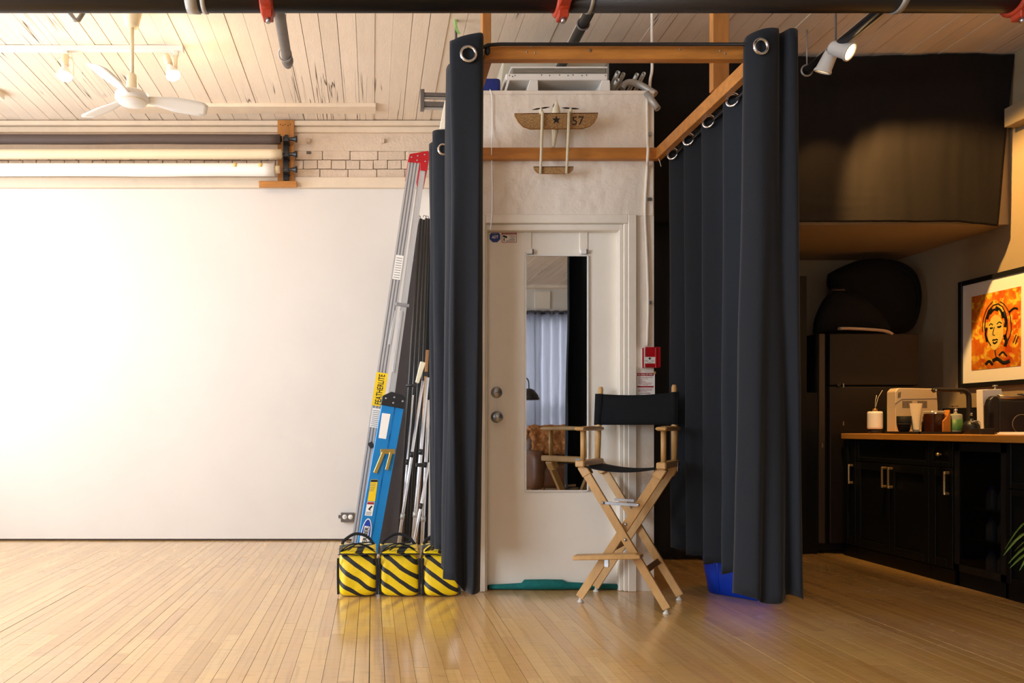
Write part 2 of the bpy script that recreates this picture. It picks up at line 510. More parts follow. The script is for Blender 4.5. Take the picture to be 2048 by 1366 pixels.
# ------------------------------------------------------------------ room shell
XL, XR, YB, YR, ZC = -4.4, 4.36, 6.239, -5.0, 3.485
YD = 4.312                                     # front of the closet partition
BX0, BX1, BZ = 0.487, 1.618, 2.872             # closet box
floor_o = struct('floor', MB().box((XL - 0.2, YR - 0.2, -0.12), (XR + 0.2, YB + 0.2, -0.012)), gap_m)

def unit_cube(name, m, bevel=False):
    me = bpy.data.meshes.new(name)
    mb = MB()
    if bevel:
        bmx = bmesh.new(); bmesh.ops.create_cube(bmx, size=1)
        bmesh.ops.bevel(bmx, geom=list(bmx.edges), offset=0.045, segments=1, affect='EDGES', profile=0.5)
        bmx.to_mesh(me); bmx.free()
    else:
        mb.box((-.5, -.5, -.5), (.5, .5, .5))
        me.from_pydata(mb.v, [], mb.f)
    me.materials.append(m)
    return me
def piece(name, me, c, size, parent, rot=(0, 0, 0)):
    o = bpy.data.objects.new(name, me)
    COL.objects.link(o)
    o.parent = parent
    o.location = c; o.scale = size; o.rotation_euler = rot
    return o

rnd = random.Random(11)
planks = []
PW = 0.0585
x = XL
while x < XR - 0.01:
    y = 1.7 + rnd.uniform(-0.9, 0)
    gp = rnd.choice([0.0006, 0.0008, 0.001, 0.0014, 0.0018, 0.0032])
    while y < YB:
        ln = rnd.choice([0.35, 0.55, 0.7, 0.9, 1.1, 1.4, 1.7])
        y1 = min(y + ln, YB)
        if y1 - y < 0.12 and y1 == YB:
            y1 = YB
        inbox = BX0 + 0.06 < x < BX1 - 0.1 and y > YD + 0.1
        if not inbox:
            planks.append((x, max(y, -9), y1, gp))
        y = y1 + 0.0016
    x += PW
def plank_area(p):
    x, y0, y1, gp = p
    a0 = max(y0, 2.76)
    if y1 - a0 < 0.05: return 0
    ym = (a0 + y1) / 2
    px = VX + F * (x + PW / 2) / ym
    if px < -10 or px > 2058: return 0
    if 1310 < px and ym > 4.6 and px < 1600: return 0.01
    if px > 745 + F * 3.5 / ym: return 0
    return (1 / a0 - 1 / y1) / ym
planks.sort(key=plank_area, reverse=True)
plank_me = unit_cube('floor_plank', floor_m)
for p in planks[:300]:
    x, y0, y1, gp = p
    piece('plank', plank_me, (x + PW / 2, (y0 + y1) / 2, -0.006 + rnd.uniform(-0.0004, 0.0003)), (PW - gp, y1 - y0, 0.012), floor_o,
          (rnd.gauss(0, 0.0004), rnd.gauss(0, 0.004), 0))
mb = MB()
for x, y0, y1, gp in planks[300:]:
    mb.box((x + gp / 2, y0, -0.012), (x + PW - gp / 2, y1, rnd.uniform(-0.0004, 0.0003)))
x = XL
while x < XR - 0.01:
    y = YR
    while y < 0.85:
        y1 = min(y + rnd.uniform(0.8, 2.2), 0.85)
        mb.box((x + 0.0006, y, -0.012), (x + PW - 0.0006, y1 - 0.001, rnd.uniform(-0.0004, 0.0003)))
        y = y1
    x += PW
mb.build('plank_run', floor_m, floor_o, kind='stuff')

ceil_o = struct('ceiling', MB().box((XL - 0.2, YR - 0.2, ZC + 0.02), (XR + 0.2, YB + 0.2, ZC + 0.12)), gap_m)
cp_me = unit_cube('ceiling_plank', ceil_m)
x = XL
while x < XR - 0.01:
    w = rnd.choice([0.112, 0.116, 0.118, 0.12])
    w = min(w, XR - x)
    g = rnd.choice([0.0015, 0.002, 0.003, 0.005, 0.007])
    piece('plank', cp_me, (x + w / 2, (YB + YR) / 2, ZC + 0.01 + rnd.uniform(-0.002, 0.002)), (w - g, YB - YR, 0.02), ceil_o, (0, rnd.gauss(0, 0.008), 0))
    x += w

# back wall: lower panel, ledge, brick band, smooth band, top boards
YW = YB + 0.02
wall_back = struct('wall_back', MB().box((XL - 0.2, YW, -0.1), (XR + 0.2, YW + 0.2, ZC + 0.02)), mortar_paint)
Zl = AZ(377, YB); Zl2 = AZ(354, YB - 0.03); Zb = AZ(302, YB); Zt = AZ(266, YB); Zt2 = AZ(255, YB)
def wp(name, z0, z1, y0, m=wall_paint, x0=XL, x1=BX0 + 0.3, bv=0.003):
    return MB().box((x0, y0, z0), (x1, YW, z1)).build(name, m, wall_back, bevel=bv)
wp('plaster_panel', 0.012, Zl, YB)
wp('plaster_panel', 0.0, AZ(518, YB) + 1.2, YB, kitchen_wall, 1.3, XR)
wp('ledge', Zl, Zl2, YB - 0.03, warm_lit_board)
wp('smooth_band', Zb, Zt, YB + 0.002, brick_paint)
wp('top_board', Zt, Zt2, YB - 0.02, warm_lit_board)
wp('top_board', Zt2 + 0.003, ZC - 0.008, YB - 0.045, warm_lit_board)
bk = unit_cube('painted_brick', brick_paint, True)
bh = (Zb - Zl2) / 3
def brick_row(z0, z1, lng, ofs):
    x = -3.5 + ofs
    while x < BX0 + 0.02:
        w = lng * rnd.uniform(0.96, 1.04)
        zz = (z0 + z1) / 2 + rnd.uniform(-0.003, 0.003)
        piece('brick', bk, (x + w / 2, YW - 0.006 + rnd.uniform(-0.002, 0.003), zz), (w - 0.0065, 0.026, z1 - z0 - 0.0065), wall_back, (0, rnd.gauss(0, 0.01), rnd.gauss(0, 0.006)))
        x += w
brick_row(Zl2, Zl2 + bh, 0.232, 0.05)
brick_row(Zl2 + bh, Zl2 + 2 * bh, 0.116, 0.0)
brick_row(Zl2 + 2 * bh, Zb, 0.228, 0.12)
# small iron stubs and marks left on the brick
for px, py in ((617, 283), (765, 283)):
    MB().box(A(px - 4, py + 4, YB), A(px + 4, py - 4, YB) + Vector((0, -0.03, 0))).build('iron_stub', brick_paint, wall_back, bevel=0.004)
MB().box(A(613, 308, YB), A(622, 303, YB) + Vector((0, -0.008, 0))).build('iron_stub', gray_metal, wall_back, bevel=0.002)
# batten on the ceiling in front of the back wall
tr = struct('trim_1', MB().box((-1.95, 5.88, ZC - 0.028), (AX(752, 5.9), 6.02, ZC + 0.002)), warm_lit_board, bevel=0.003)
# dirt line at the foot of the back wall
struct('baseboard_back', MB().box((XL, YB - 0.002, 0.0), (BX0, YB + 0.01, 0.011)), gap_m)

# left wall with three tall windows (the daylight of the room comes in here)
mb = MB(); z0, z1 = 0.75, 3.05
ys = [YR - 0.2] + [v for w in sorted(WIN) for v in w] + [YB + 0.2]
for i in range(0, len(ys), 2): mb.box((XL - 0.2, ys[i], -0.1), (XL, ys[i + 1], ZC + 0.02))
for a, b in WIN:
    mb.box((XL - 0.2, a, -0.1), (XL, b, z0)); mb.box((XL - 0.2, a, z1), (XL, b, ZC + 0.02))
struct('wall_left', mb, wall_paint)
for k, (a, b) in enumerate(WIN):
    f = MB()
    for yy in (a + 0.03, (a + b) / 2, b - 0.03): f.box((XL - 0.14, yy - 0.03, z0), (XL - 0.07, yy + 0.03, z1))
    for zz in (z0 + 0.03, (z0 + z1) / 2, z1 - 0.03): f.box((XL - 0.138, a, zz - 0.03), (XL - 0.072, b, zz + 0.03))
    w = struct('window_%d' % (k + 1), f, trim_paint)
    MB().box((XL - 0.02, a - 0.05, z0 - 0.04), (XL + 0.08, b + 0.05, z0)).build('window_sill', trim_paint, w)
# right wall
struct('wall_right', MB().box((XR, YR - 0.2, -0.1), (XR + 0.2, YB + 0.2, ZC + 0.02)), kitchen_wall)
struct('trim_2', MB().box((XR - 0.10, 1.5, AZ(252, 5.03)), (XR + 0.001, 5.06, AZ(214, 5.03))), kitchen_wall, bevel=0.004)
# rear wall with one wide window, seen only in the mirror
mb = MB()
rx0, rx1, rz0, rz1 = 2.2, 4.2, 0.85, 2.95
xs = [XL - 0.2, REAR[0][0], REAR[0][1], rx0]
for i in range(0, 4, 2): mb.box((xs[i], YR - 0.2, -0.1), (xs[i + 1], YR, ZC + 0.02))
for a, b in REAR: mb.box((a, YR - 0.2, -0.1), (b, YR, rz0)); mb.box((a, YR - 0.2, rz1), (b, YR, ZC + 0.02))
mb.box((rx1, YR - 0.2, -0.1), (XR + 0.2, YR, ZC + 0.02))
mb.box((rx0, YR - 0.2, -0.1), (rx1, YR, rz0)); mb.box((rx0, YR - 0.2, rz1), (rx1, YR, ZC + 0.02))
struct('wall_rear', mb, wall_paint)
f = MB()
for xx in (rx0 + .03, (rx0 + rx1) / 2, rx1 - .03): f.box((xx - .03, YR - .13, rz0), (xx + .03, YR - .06, rz1))
for zz in (rz0 + .03, 1.25, rz1 - .03): f.box((rx0, YR - .13, zz - .03), (rx1, YR - .06, zz + .03))
struct('window_3', f, trim_paint)
for k, (a, b) in enumerate(REAR):
    f = MB()
    for xx in (a + .03, (a + b) / 2, b - .03): f.box((xx - .03, YR - .13, rz0), (xx + .03, YR - .06, rz1))
    for zz in (rz0 + .03, 1.9, rz1 - .03): f.box((a, YR - .128, zz - .03), (b, YR - .062, zz + .03))
    struct('window_%d' % (k + 4), f, trim_paint)
# kitchen loft: underside and front
LY = 5.14
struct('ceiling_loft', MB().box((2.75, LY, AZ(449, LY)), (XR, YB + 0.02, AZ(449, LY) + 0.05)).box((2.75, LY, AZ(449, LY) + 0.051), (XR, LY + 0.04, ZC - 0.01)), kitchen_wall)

# closet: a box room of painted plaster with the door in its front
JX0, JX1 = AX(974, YD), AX(1253, YD)           # opening
JZ = AZ(448, YD)
mb = MB()
mb.box((BX0, YD, 0), (JX0, YD + 0.1, BZ)); mb.box((JX1, YD, 0), (BX1, YD + 0.1, BZ)); mb.box((JX0, YD, JZ), (JX1, YD + 0.1, BZ))
struct('wall_closet_front', mb, rough_paint)
mb = MB()
mb.box((BX0, YD + 0.1, 0), (BX0 + 0.1, YB, BZ)); mb.box((BX1 - 0.1, YD + 0.1, 0), (BX1, YB, BZ)); mb.box((BX0 + 0.1, YD + 0.1, BZ - 0.06), (BX1 - 0.1, YB, BZ - 0.001))
struct('wall_closet_side', mb, wall_paint)
# chipped top board and the horizontal seam
struct('trim_3', MB().box((BX0 - 0.004, YD - 0.006, BZ - 0.018), (BX1 + 0.002, YD + 0.02, BZ + 0.004)), rough_paint, bevel=0.003)
struct('trim_4', MB().box((BX0 + 0.001, YD - 0.004, AZ(432, YD)), (BX1 - 0.004, YD + 0.001, AZ(322, YD))), rough_paint, bevel=0.002)
# door casing
cz = AZ(431, YD)
mb = MB()
mb.box((AX(945, YD), YD - 0.022, 0), (AX(970, YD), YD, cz)); mb.box((AX(1254, YD), YD - 0.022, 0), (AX(1271, YD), YD, cz)); mb.box((AX(970, YD), YD - 0.022, JZ), (AX(1254, YD), YD, cz))
struct('trim_5', mb, trim_paint, bevel=0.004)
mb = MB()                                     # fluted inner moulding and stops
mb.box((AX(1246, YD), YD - 0.015, 0), (AX(1254, YD), YD + 0.01, JZ))
mb.box((AX(1238, YD), YD - 0.004, 0), (AX(1246, YD), YD + 0.09, JZ))
mb.box((AX(970, YD), YD - 0.004, 0), (AX(974.5, YD), YD + 0.09, JZ))
mb.box((AX(974, YD), YD - 0.004, AZ(461, YD)), (AX(1240, YD), YD + 0.09, JZ))
struct('trim_6', mb, trim_paint, bevel=0.004)
# the door leaf
DY = YD + 0.05
door = struct('door_1', MB().box((AX(974.5, DY), DY, AZ(1171, DY)), (AX(1241, DY), DY + 0.042, AZ(458.5, DY))), door_paint, bevel=0.003)
k = A(993, 834, DY)
MB().lathe([(0.0, 0.0), (0.034, 0.0), (0.034, 0.006), (0.014, 0.012), (0.013, 0.03), (0.026, 0.038), (0.031, 0.052), (0.026, 0.066), (0.0, 0.07)], k, (0, -1, 0)).build('door_knob', steel, door)
k = A(993, 785, DY)
MB().lathe([(0.0, 0.0), (0.033, 0.0), (0.033, 0.004), (0.030, 0.014), (0.0, 0.016)], k, (0, -1, 0)).build('deadbolt_plate', steel, door)
MB().box(k + Vector((-0.012, -0.016, -0.002)), k + Vector((0.012, -0.019, 0.002))).build('keyway', gray_metal, door)
for i, (px, w) in enumerate(((1047, 16), (1159, 16))):      # folded paint strips above the mirror
    MB().box(A(px, 506, DY) + Vector((0, 0.001, 0)), A(px + w, 461, DY) + Vector((0, -0.006, 0))).build('hanging_strap', trim_paint, door, bevel=0.002)
# baseboard stub by the casing
struct('baseboard_closet', MB().box((BX0 + 0.002, YD - 0.012, 0), (AX(945, YD) - 0.002, YD + 0.002, 0.075)), trim_paint, bevel=0.003)

# ================================================================== changing booth: pine frame
ZT, ZBt = 2.534, 2.469
YF = 3.11
fr = thing('booth_frame', 'open timber frame of orange pine beams and posts around the closet door', 'frame', (0.48, YF, ZBt))
MB().box((0.462, YF, AZ(118, YF)), (AX(1513, YF), YF + 0.038, AZ(92, YF))).build('front_beam', pine, fr, bevel=0.002)
MB().box((0.462, YD - 0.038 - 0.005, ZBt), (1.653, YD - 0.005, ZT)).build('wall_beam', pine, fr, bevel=0.002)
MB().box((1.615, YF + 0.039, ZBt), (1.653, YD - 0.044, ZT)).build('side_beam', pine, fr, bevel=0.002)
MB().box((0.462, YF + 0.039, ZBt), (0.500, YD - 0.044, ZT)).build('side_beam', pine, fr, bevel=0.002)
MB().box((0.462, YF + 0.039, ZT + 0.001), (0.498, YF + 0.1, ZC - 0.004)).build('post', pine_z, fr, bevel=0.002)
MB().box((1.607, 3.54, ZT + 0.001), (1.684, 3.58, ZC - 0.004)).build('post', pine_z, fr, bevel=0.002)
for px, py in ((1070, 106), (1054, 104), (1063, 93), (1440, 102), (1450, 107), (1360, 99)):
    MB().lathe([(0, 0), (0.004, 0.0), (0.003, 0.002), (0, 0.003)], A(px, py, YF), (0, -1, 0), 8).build('screw', steel, fr)
MB().lathe([(0, 0), (0.009, 0.0), (0.008, 0.0008), (0, 0.001)], A(1180, 101, YF), (0, -1, 0), 14).build('knot', oak_dark, fr)
MB().tube([A(1317, 317, 4.25), A(1320, 325, 4.24), A(1322, 333, 4.24)], 0.0015, 6).build('loose_string', white_plastic, fr)

# curtain rods
RZ = 2.515
t = thing('curtain_rod', 'thin black curtain rod lying along the top of the front pine beam', 'rod', (1.0, YF - 0.02, ZT))
ry = YF - 0.035
MB().tube([A(938, 106, 3.03), A(955, 101, 3.06), A(975, 90, ry), A(1000, 88.5, ry), A(1200, 88.5, ry), A(1486, 88.5, ry), A(1505, 92, 3.05)], 0.0072, 10).build('tube', blk_plastic, t)
MB().blob(A(975, 100, ry + 0.01), 0.012, 0.012, 0.022).build('bracket', blk_plastic, t)
t = thing('curtain_rod', 'black rod carrying the wide row of black drapes along the side beam', 'rod', (1.675, 3.6, 2.48))
MB().tube([(1.700, 3.06, 2.475), (1.700, 4.26, 2.475)], 0.009, 10).build('tube', blk_plastic, t)
for yy in (3.2, 4.24): MB().box((1.653, yy - 0.01, 2.47), (1.70, yy + 0.01, 2.49)).build('bracket', blk_plastic, t)
t = thing('curtain_rod', 'short black rod over the narrow bunched drapes beside the ladders', 'rod', (0.42, 3.6, 2.48))
MB().tube([(0.40, 3.05, 2.485), (0.40, 4.26, 2.485)], 0.009, 10).build('tube', blk_plastic, t)
for yy in (3.15, 4.24): MB().box((0.39, yy - 0.01, 2.475), (0.462, yy + 0.01, 2.5)).build('bracket', blk_plastic, t)

# ------------------------------------------------------------------ curtains
def drape(name, label, top, bot, ztop, zbot, n, nz, group=None, seed=1, m=None, cat='curtain'):
    """cloth from a plan of folds at the top to a plan at the hem; ztop / zbot are functions of 0..1 along the cloth"""
    T = catmull([(x, y, 0) for x, y in top], n); B = catmull([(x, y, 0) for x, y in bot], n)
    t = thing(name, label, cat, (sum(p.x for p in T) / n, sum(p.y for p in T) / n, zbot(0.5)), group)
    def fn(a, b):
        i = int(round(a * (n - 1)))
        k = b ** 0.85
        p = B[i].lerp(T[i], k)
        z = zbot(a) + (ztop(a) - zbot(a)) * b
        d = noise.noise(Vector((a * 9 + seed, z * 1.3, seed))) * 0.012 * (1 - abs(2 * b - 1) ** 3) + noise.noise(Vector((a * 26, z * 2.6, seed + 3))) * 0.004 * (1 - b)
        return Vector((p.x + d, p.y + d * 0.7, z))
    MB().grid(fn, n, nz).build('cloth', m or black_cloth, t, solid=0.004)
    return t
def grommet(t, c, nrm, R=0.026):
    MB().ring(c, nrm, R, 0.0062).build('grommet', chrome, t)

# wide row beside the blue bin: stacked front folds, then long folds going back to the wall
top = [(1.528, 3.085), (1.530, 3.055), (1.575, 3.022), (1.635, 3.030), (1.668, 3.075), (1.690, 3.030), (1.722, 3.040), (1.738, 3.10), (1.715, 3.15), (1.675, 3.19), (1.664, 3.25), (1.668, 3.29),
       (1.735, 3.40), (1.738, 3.45), (1.667, 3.52), (1.663, 3.555), (1.73, 3.65), (1.74, 3.70), (1.672, 3.765), (1.668, 3.80), (1.74, 3.88), (1.745, 3.93), (1.680, 3.995), (1.676, 4.03), (1.74, 4.10), (1.745, 4.14), (1.682, 4.21), (1.680, 4.245)]
bot = [(1.500, 3.12), (1.492, 3.075), (1.545, 3.015), (1.575, 3.040), (1.640, 3.010), (1.690, 3.07), (1.715, 3.02), (1.738, 3.03), (1.758, 3.10), (1.72, 3.17), (1.690, 3.21), (1.660, 3.27), (1.664, 3.31),
       (1.76, 3.42), (1.77, 3.47), (1.675, 3.53), (1.66, 3.565), (1.75, 3.64), (1.785, 3.71), (1.690, 3.765), (1.680, 3.80), (1.76, 3.87), (1.79, 3.94), (1.700, 3.995), (1.688, 4.03), (1.76, 4.09), (1.78, 4.14), (1.70, 4.21), (1.690, 4.25)]
t = drape('blackout_curtain', 'wide black blackout drapes falling in deep folds in front of the blue bin', top, bot,
          lambda a: 2.525 + 0.03 * max(0, math.sin(min(a / 0.3, 1) * math.pi)) if a < 0.3 else 2.515,
          lambda a: 0.252 - 0.012 * max(0, 1 - abs(a - 0.12) * 8) + 0.012 * math.sin(a * 40), 260, 60, 'booth curtains', 3)
grommet(t, A(1522, 93, 3.012), (0.15, -1, 0.0), 0.029)
for px, py, yy in ((1463, 200, 3.50), (1415, 243, 3.74), (1375, 279, 3.98), (1343, 308, 4.19)):
    grommet(t, A(px + 2, py, yy), (-0.72, -0.7, 0), 0.027)
# bunch in front
top = [(0.452, 3.12), (0.450, 3.055), (0.425, 3.025), (0.330, 3.028), (0.322, 3.06), (0.40, 3.12), (0.43, 3.18), (0.345, 3.24), (0.327, 3.31), (0.345, 3.34), (0.43, 3.33)]
bot = [(0.440, 3.14), (0.436, 3.06), (0.400, 3.00), (0.375, 3.06), (0.335, 3.01), (0.295, 3.03), (0.295, 3.06), (0.40, 3.12), (0.42, 3.18), (0.335, 3.24), (0.305, 3.30), (0.33, 3.35), (0.41, 3.34)]
t = drape('blackout_curtain', 'narrow black drape bunched in tight folds between the door and the yellow sandbags', top, bot,
          lambda a: 2.505 + 0.03 * math.sin(min(a * 3.3, 1) * math.pi) if a < 0.6 else 2.505 + 0.02 * a,
          lambda a: 0.272 if a < 0.26 else 0.272 + 0.055 * min(1, (a - 0.26) * 12), 110, 60, 'booth curtains', 11)
grommet(t, A(937, 108, 3.012), (0.1, -1, 0.05), 0.030)
top = [(0.46, 4.00), (0.42, 3.99), (0.338, 4.01), (0.332, 4.05), (0.42, 4.09), (0.335, 4.13), (0.316, 4.17), (0.34, 4.20), (0.44, 4.22)]
bot = [(0.45, 3.96), (0.41, 3.95), (0.35, 3.97), (0.335, 4.02), (0.40, 4.09), (0.35, 4.13), (0.325, 4.17), (0.35, 4.21), (0.43, 4.24)]
t = drape('blackout_curtain', 'black drape gathered against the closet wall behind the sandbags and chrome poles', top, bot,
          lambda a: 2.52 + 0.01 * math.sin(a * 6), lambda a: 0.30 - 0.02 * a, 90, 50, 'booth curtains', 23)
grommet(t, A(887, 299, 3.985), (0.15, -1, 0), 0.027)
S.objects[t.name]['label'] = t['label']

# ------------------------------------------------------------------ dark cloths that close off the kitchen loft
CY = 5.105
def sheet(name, label, x0, x1, zt, zb, y, seed, m, amp=0.012, corner=None, nx=90, nz=50):
    t = thing(name, label, 'cloth', ((x0 + x1) / 2, y, zb))
    def fn(a, b):
        x = x0 + (x1 - x0) * a
        z = zb + (zt(a) - zb) * b
        if corner and a > 0.86:
            k = (a - 0.86) / 0.14
            x -= corner * k * (1 - b)
            z -= 0.03 * k * (1 - b)
        w = amp * (noise.noise(Vector((x * 5, z * 0.8, seed))) + 0.5 * noise.noise(Vector((x * 16, z * 1.5, seed + 2))))
        w += 0.012 * noise.noise(Vector((x * 2.5, z * 26, seed))) * max(0, 1 - b * 2.2) * max(0, 1 - a * 1.2)
        return Vector((x, y + w - amp * 0.5 - 0.006, z))
    MB().grid(fn, nx, nz).build('cloth', m, t, solid=0.003)
    return t
sheet('black_cloth_sheet', 'large black cloth stapled under the ceiling across the kitchen loft', AX(1216, CY), XR - 0.005, lambda a: ZC - 0.03 + 0.015 * a + 0.008 * math.sin(a * 9), AZ(445, CY), CY, 5, dark_fabric, 0.016, 0.11, 120, 70)
sheet('black_cloth_sheet', 'black floor-length cloth closing the passage between closet and fridge', BX1 + 0.01, 2.80, lambda a: 2.55, 0.02, 5.34, 9, black_cloth, 0.03)

# ================================================================== overhead: sprinkler main, lamps, fan
PY = 2.90
PR = 0.0575
pz = AZ(22.5, PY) + PR
t = thing('sprinkler_pipe', 'thick black sprinkler main running across the room just under the ceiling', 'pipe', (0, PY, pz))
MB().tube([(XL, PY, pz), (AX(1126, PY), PY, pz)], PR, 28).build('pipe_length', blk_metal, t)
MB().tube([(AX(1127, PY), PY, pz), (AX(2028, PY), PY, pz)], PR, 28).build('pipe_length', blk_metal, t)
MB().tube([(AX(2029, PY), PY, pz), (XR, PY, pz)], PR, 28).build('pipe_length', blk_metal, t)
def coupling(px, drop):
    x = AX(px, PY)
    mb = MB()
    mb.lathe([(PR, -0.026), (PR + 0.012, -0.026), (PR + 0.016, -0.018), (PR + 0.016, 0.018), (PR + 0.012, 0.026), (PR, 0.026)], (x, PY, pz), (1, 0, 0), 28)
    mb.box((x - 0.022, PY - PR - 0.03, pz - 0.06), (x + 0.022, PY - PR + 0.02, pz - 0.012))
    mb.box((x - 0.018, PY - 0.03, pz - PR - 0.035), (x + 0.022, PY + 0.02, pz - PR + 0.01))
    c = mb.build('coupling', red_coupling, t, bevel=0.004)
    MB().cyl((x, PY - PR - 0.045, pz - 0.036), (x, PY - PR - 0.028, pz - 0.036), 0.011, n=8).build('bolt', steel, c)
    MB().cyl((x + 0.004, PY - 0.01, pz - PR - 0.05), (x + 0.004, PY - 0.01, pz - PR - 0.03), 0.009, n=8).build('bolt', steel, c)
coupling(535, 1); coupling(1123, 1); coupling(2038, 1)
for px, w in ((386, 24), (409, 9), (1180, 7), (1797, 12)):
    x = AX(px, PY)
    h = w / F * PY / 2
    MB().lathe([(PR, -h), (PR + 0.004, -h), (PR + 0.004, h), (PR, h)], (x, PY, pz), (1, 0, 0), 28).box((x - h, PY - 0.004, pz + PR), (x + h, PY + 0.004, ZC)).build('hanger_band', alu_dull, t)
t = thing('hanger_hook', 'grey bent strap hook dangling behind the sprinkler main', 'hook', A(152, 42, 3.05))
MB().tube([A(132, 5, 3.05), A(140, 28, 3.05), A(150, 40, 3.05), A(157, 40, 3.05), A(166, 26, 3.05), A(172, 5, 3.05), Vector((AX(174, 3.05), 3.05, ZC - 0.002))], 0.0095, 8, flat=1.0).build('strap', alu_dull, t)
# branch pipe that ends in a capped elbow
t = thing('sprinkler_branch', 'short dark grey pipe ending in a rounded elbow below pale ceiling boards', 'pipe', A(576, 130, 4.25))
zb = AZ(128, 4.25) + 0.0
MB().tube([(AX(551, 3.02), 2.97, AZ(20, 3.02) + 0.03), A(559, 30, 3.25), A(573, 112, 4.0), A(574, 120, 4.12)], 0.030, 16, r_list=[0.026, 0.026, 0.027, 0.027]).build('pipe_length', gray_metal, t)
MB().tube([A(573.5, 110, 4.0), A(575, 122, 4.14), A(576, 129, 4.2)], 0.032, 16, r_list=[0.026, 0.033, 0.024]).build('elbow', gray_metal, t)
MB().tube([A(571, 50, 3.9), A(574, 90, 3.9), A(576, 106, 3.92), A(577, 111, 3.95)], 0.003, 6).ring(A(570, 108, 3.95), (0.1, 1, 0.6), 0.034, 0.0035, 20, 6).tube([A(571.5, 48, 3.9), Vector((AX(571, 3.9), 3.9, ZC))], 0.003, 6).build('hanger_ring', steel, t)

# ceiling fan at rest
FY = 4.55
fc = AX(264, FY)
t = thing('ceiling_fan', 'white ceiling fan with cream canopy, long downrod and three blades', 'fan', (fc, FY, ZC))
zc = AZ(203, FY)
MB().lathe([(0.0, ZC - zc), (0.062, ZC - zc), (0.066, AZ(16, FY) - zc), (0.062, AZ(22, FY) - zc), (0.040, AZ(52, FY) - zc), (0.03, AZ(56, FY) - zc), (0.0, AZ(57, FY) - zc)], (fc, FY, zc), n=28).build('canopy', cream_plastic, t)
MB().cyl((fc, FY, AZ(56, FY)), (fc, FY, AZ(150, FY)), 0.0125).build('downrod', cream_plastic, t)
MB().lathe([(0, 0.165), (0.022, 0.165), (0.030, 0.155), (0.036, 0.07), (0.038, 0.035), (0.0, 0.034)], (fc, FY, zc), n=24).build('motor_cup', cream_plastic, t)
MB().lathe([(0, 0.055), (0.075, 0.055), (0.098, 0.04), (0.100, 0.012), (0.088, -0.002), (0.078, -0.012), (0.0, -0.016)], (fc, FY, zc), n=36).build('motor_housing', white_plastic, t)
MB().ring((fc, FY, zc - 0.004), (0, 0, 1), 0.084, 0.004, 36, 6).build('housing_trim', cream_plastic, t)
def fan_blade(ang):
    R = Matrix.Rotation(ang, 3, 'Z') @ Matrix.Rotation(math.radians(-16), 3, 'X')
    def fn(a, b):
        r = 0.09 + 0.36 * a
        w = 0.03 + 0.036 * min(1, a * 2.2) - (0.028 * max(0, (a - 0.86) / 0.14) ** 2)
        v = R @ Vector((r, w * (2 * b - 1), -0.012 * a))
        return Vector((fc, FY, zc + 0.022)) + v
    bl = MB().grid(fn, 14, 5).build('blade', white_plastic, t, solid=0.004)
    arm = MB()
    arm.bar(Vector((fc, FY, zc + 0.024)) + R @ Vector((0.06, 0, 0.004)), Vector((fc, FY, zc + 0.024)) + R @ Vector((0.16, 0, 0.002)), 0.03, 0.006, (0, 0, 1))
    arm.build('blade_iron', cream_plastic, bl)
for a in (20, 146, 262): fan_blade(math.radians(a))

# white track with two bare spots
TY = 5.15
tz = ZC - 0.02
def on_ceiling(px, py):                 # a point on the ceiling plane
    y = F * (ZC - H) / (VY - py)
    return y
ty = on_ceiling(110, 92)
bulb_m = mat('lit_bulb', (1, 0.9, 0.72), 0.3, emit=(1.0, 0.80, 0.52), estr=7)
t = thing('track_rail', 'white lighting track screwed to the ceiling behind the fan', 'track', (AX(150, ty), ty, ZC))
MB().box((-3.9, ty - 0.018, ZC - 0.036), (AX(366, ty), ty + 0.018, ZC - 0.002)).build('rail', white_plastic, t, bevel=0.002)
MB().box((AX(362, ty), ty - 0.021, ZC - 0.042), (AX(367, ty), ty + 0.021, ZC - 0.002)).build('end_cap', white_plastic, t, bevel=0.002)
tz = ZC - 0.036
def bulb_spot(px, tilt, label, cage):
    x = AX(px, ty)
    t = thing('track_spot', label, 'spotlight', (x, ty, tz), 'spots on the white track')
    MB().box((x - 0.017, ty - 0.014, tz - 0.035), (x + 0.017, ty + 0.014, tz)).build('adapter', white_plastic, t, bevel=0.003)
    d = Vector(tilt).normalized()
    p0 = Vector((x, ty - 0.01, tz - 0.05)); 
    if not cage:
        MB().bar(p0 + Vector((0.004, 0, 0.02)), p0 + Vector((0.0, 0, -0.075)), 0.018, 0.02).build('arm', cream_plastic, t, bevel=0.003)
        p0 = p0 + Vector((-0.055, -0.012, -0.004))
    MB().lathe([(0, -0.02), (0.02, -0.02), (0.025, -0.01), (0.025, 0.055), (0.020, 0.06), (0.0, 0.06)], p0, d).build('lamp_holder', cream_plastic, t)
    MB().lathe([(0.014, 0.055), (0.018, 0.07), (0.03, 0.09), (0.046, 0.13), (0.048, 0.14)], p0, d).build('reflector_bulb', white_plastic, t)
    MB().lathe([(0.048, 0.140), (0.044, 0.150), (0.03, 0.158), (0.0, 0.162)], p0, d).build('bulb_face', bulb_m, t)
    if cage:
        u = Vector((1, 0, 0)); mb = MB()
        for s in (-1, 1):
            mb.tube([p0 + u * (s * 0.02) + Vector((0, 0, 0.01)), p0 + u * (s * 0.05) + Vector((0, 0, 0.0)), p0 + u * (s * 0.058) + Vector((0, 0, -0.03)), p0 + u * (s * 0.058) + Vector((0, 0, -0.13))], 0.003, 8)
        mb.ring(p0 + Vector((0.035, -0.01, 0.012)), (0, 1, 0), 0.016, 0.0035, 18, 6)
        mb.build('wire_cage', cream_plastic, t)
    return p0 + d * 0.19
B1 = bulb_spot(131, (0.10, -0.25, -1), 'white track spot in an open wire cage with a glowing bulb', True)
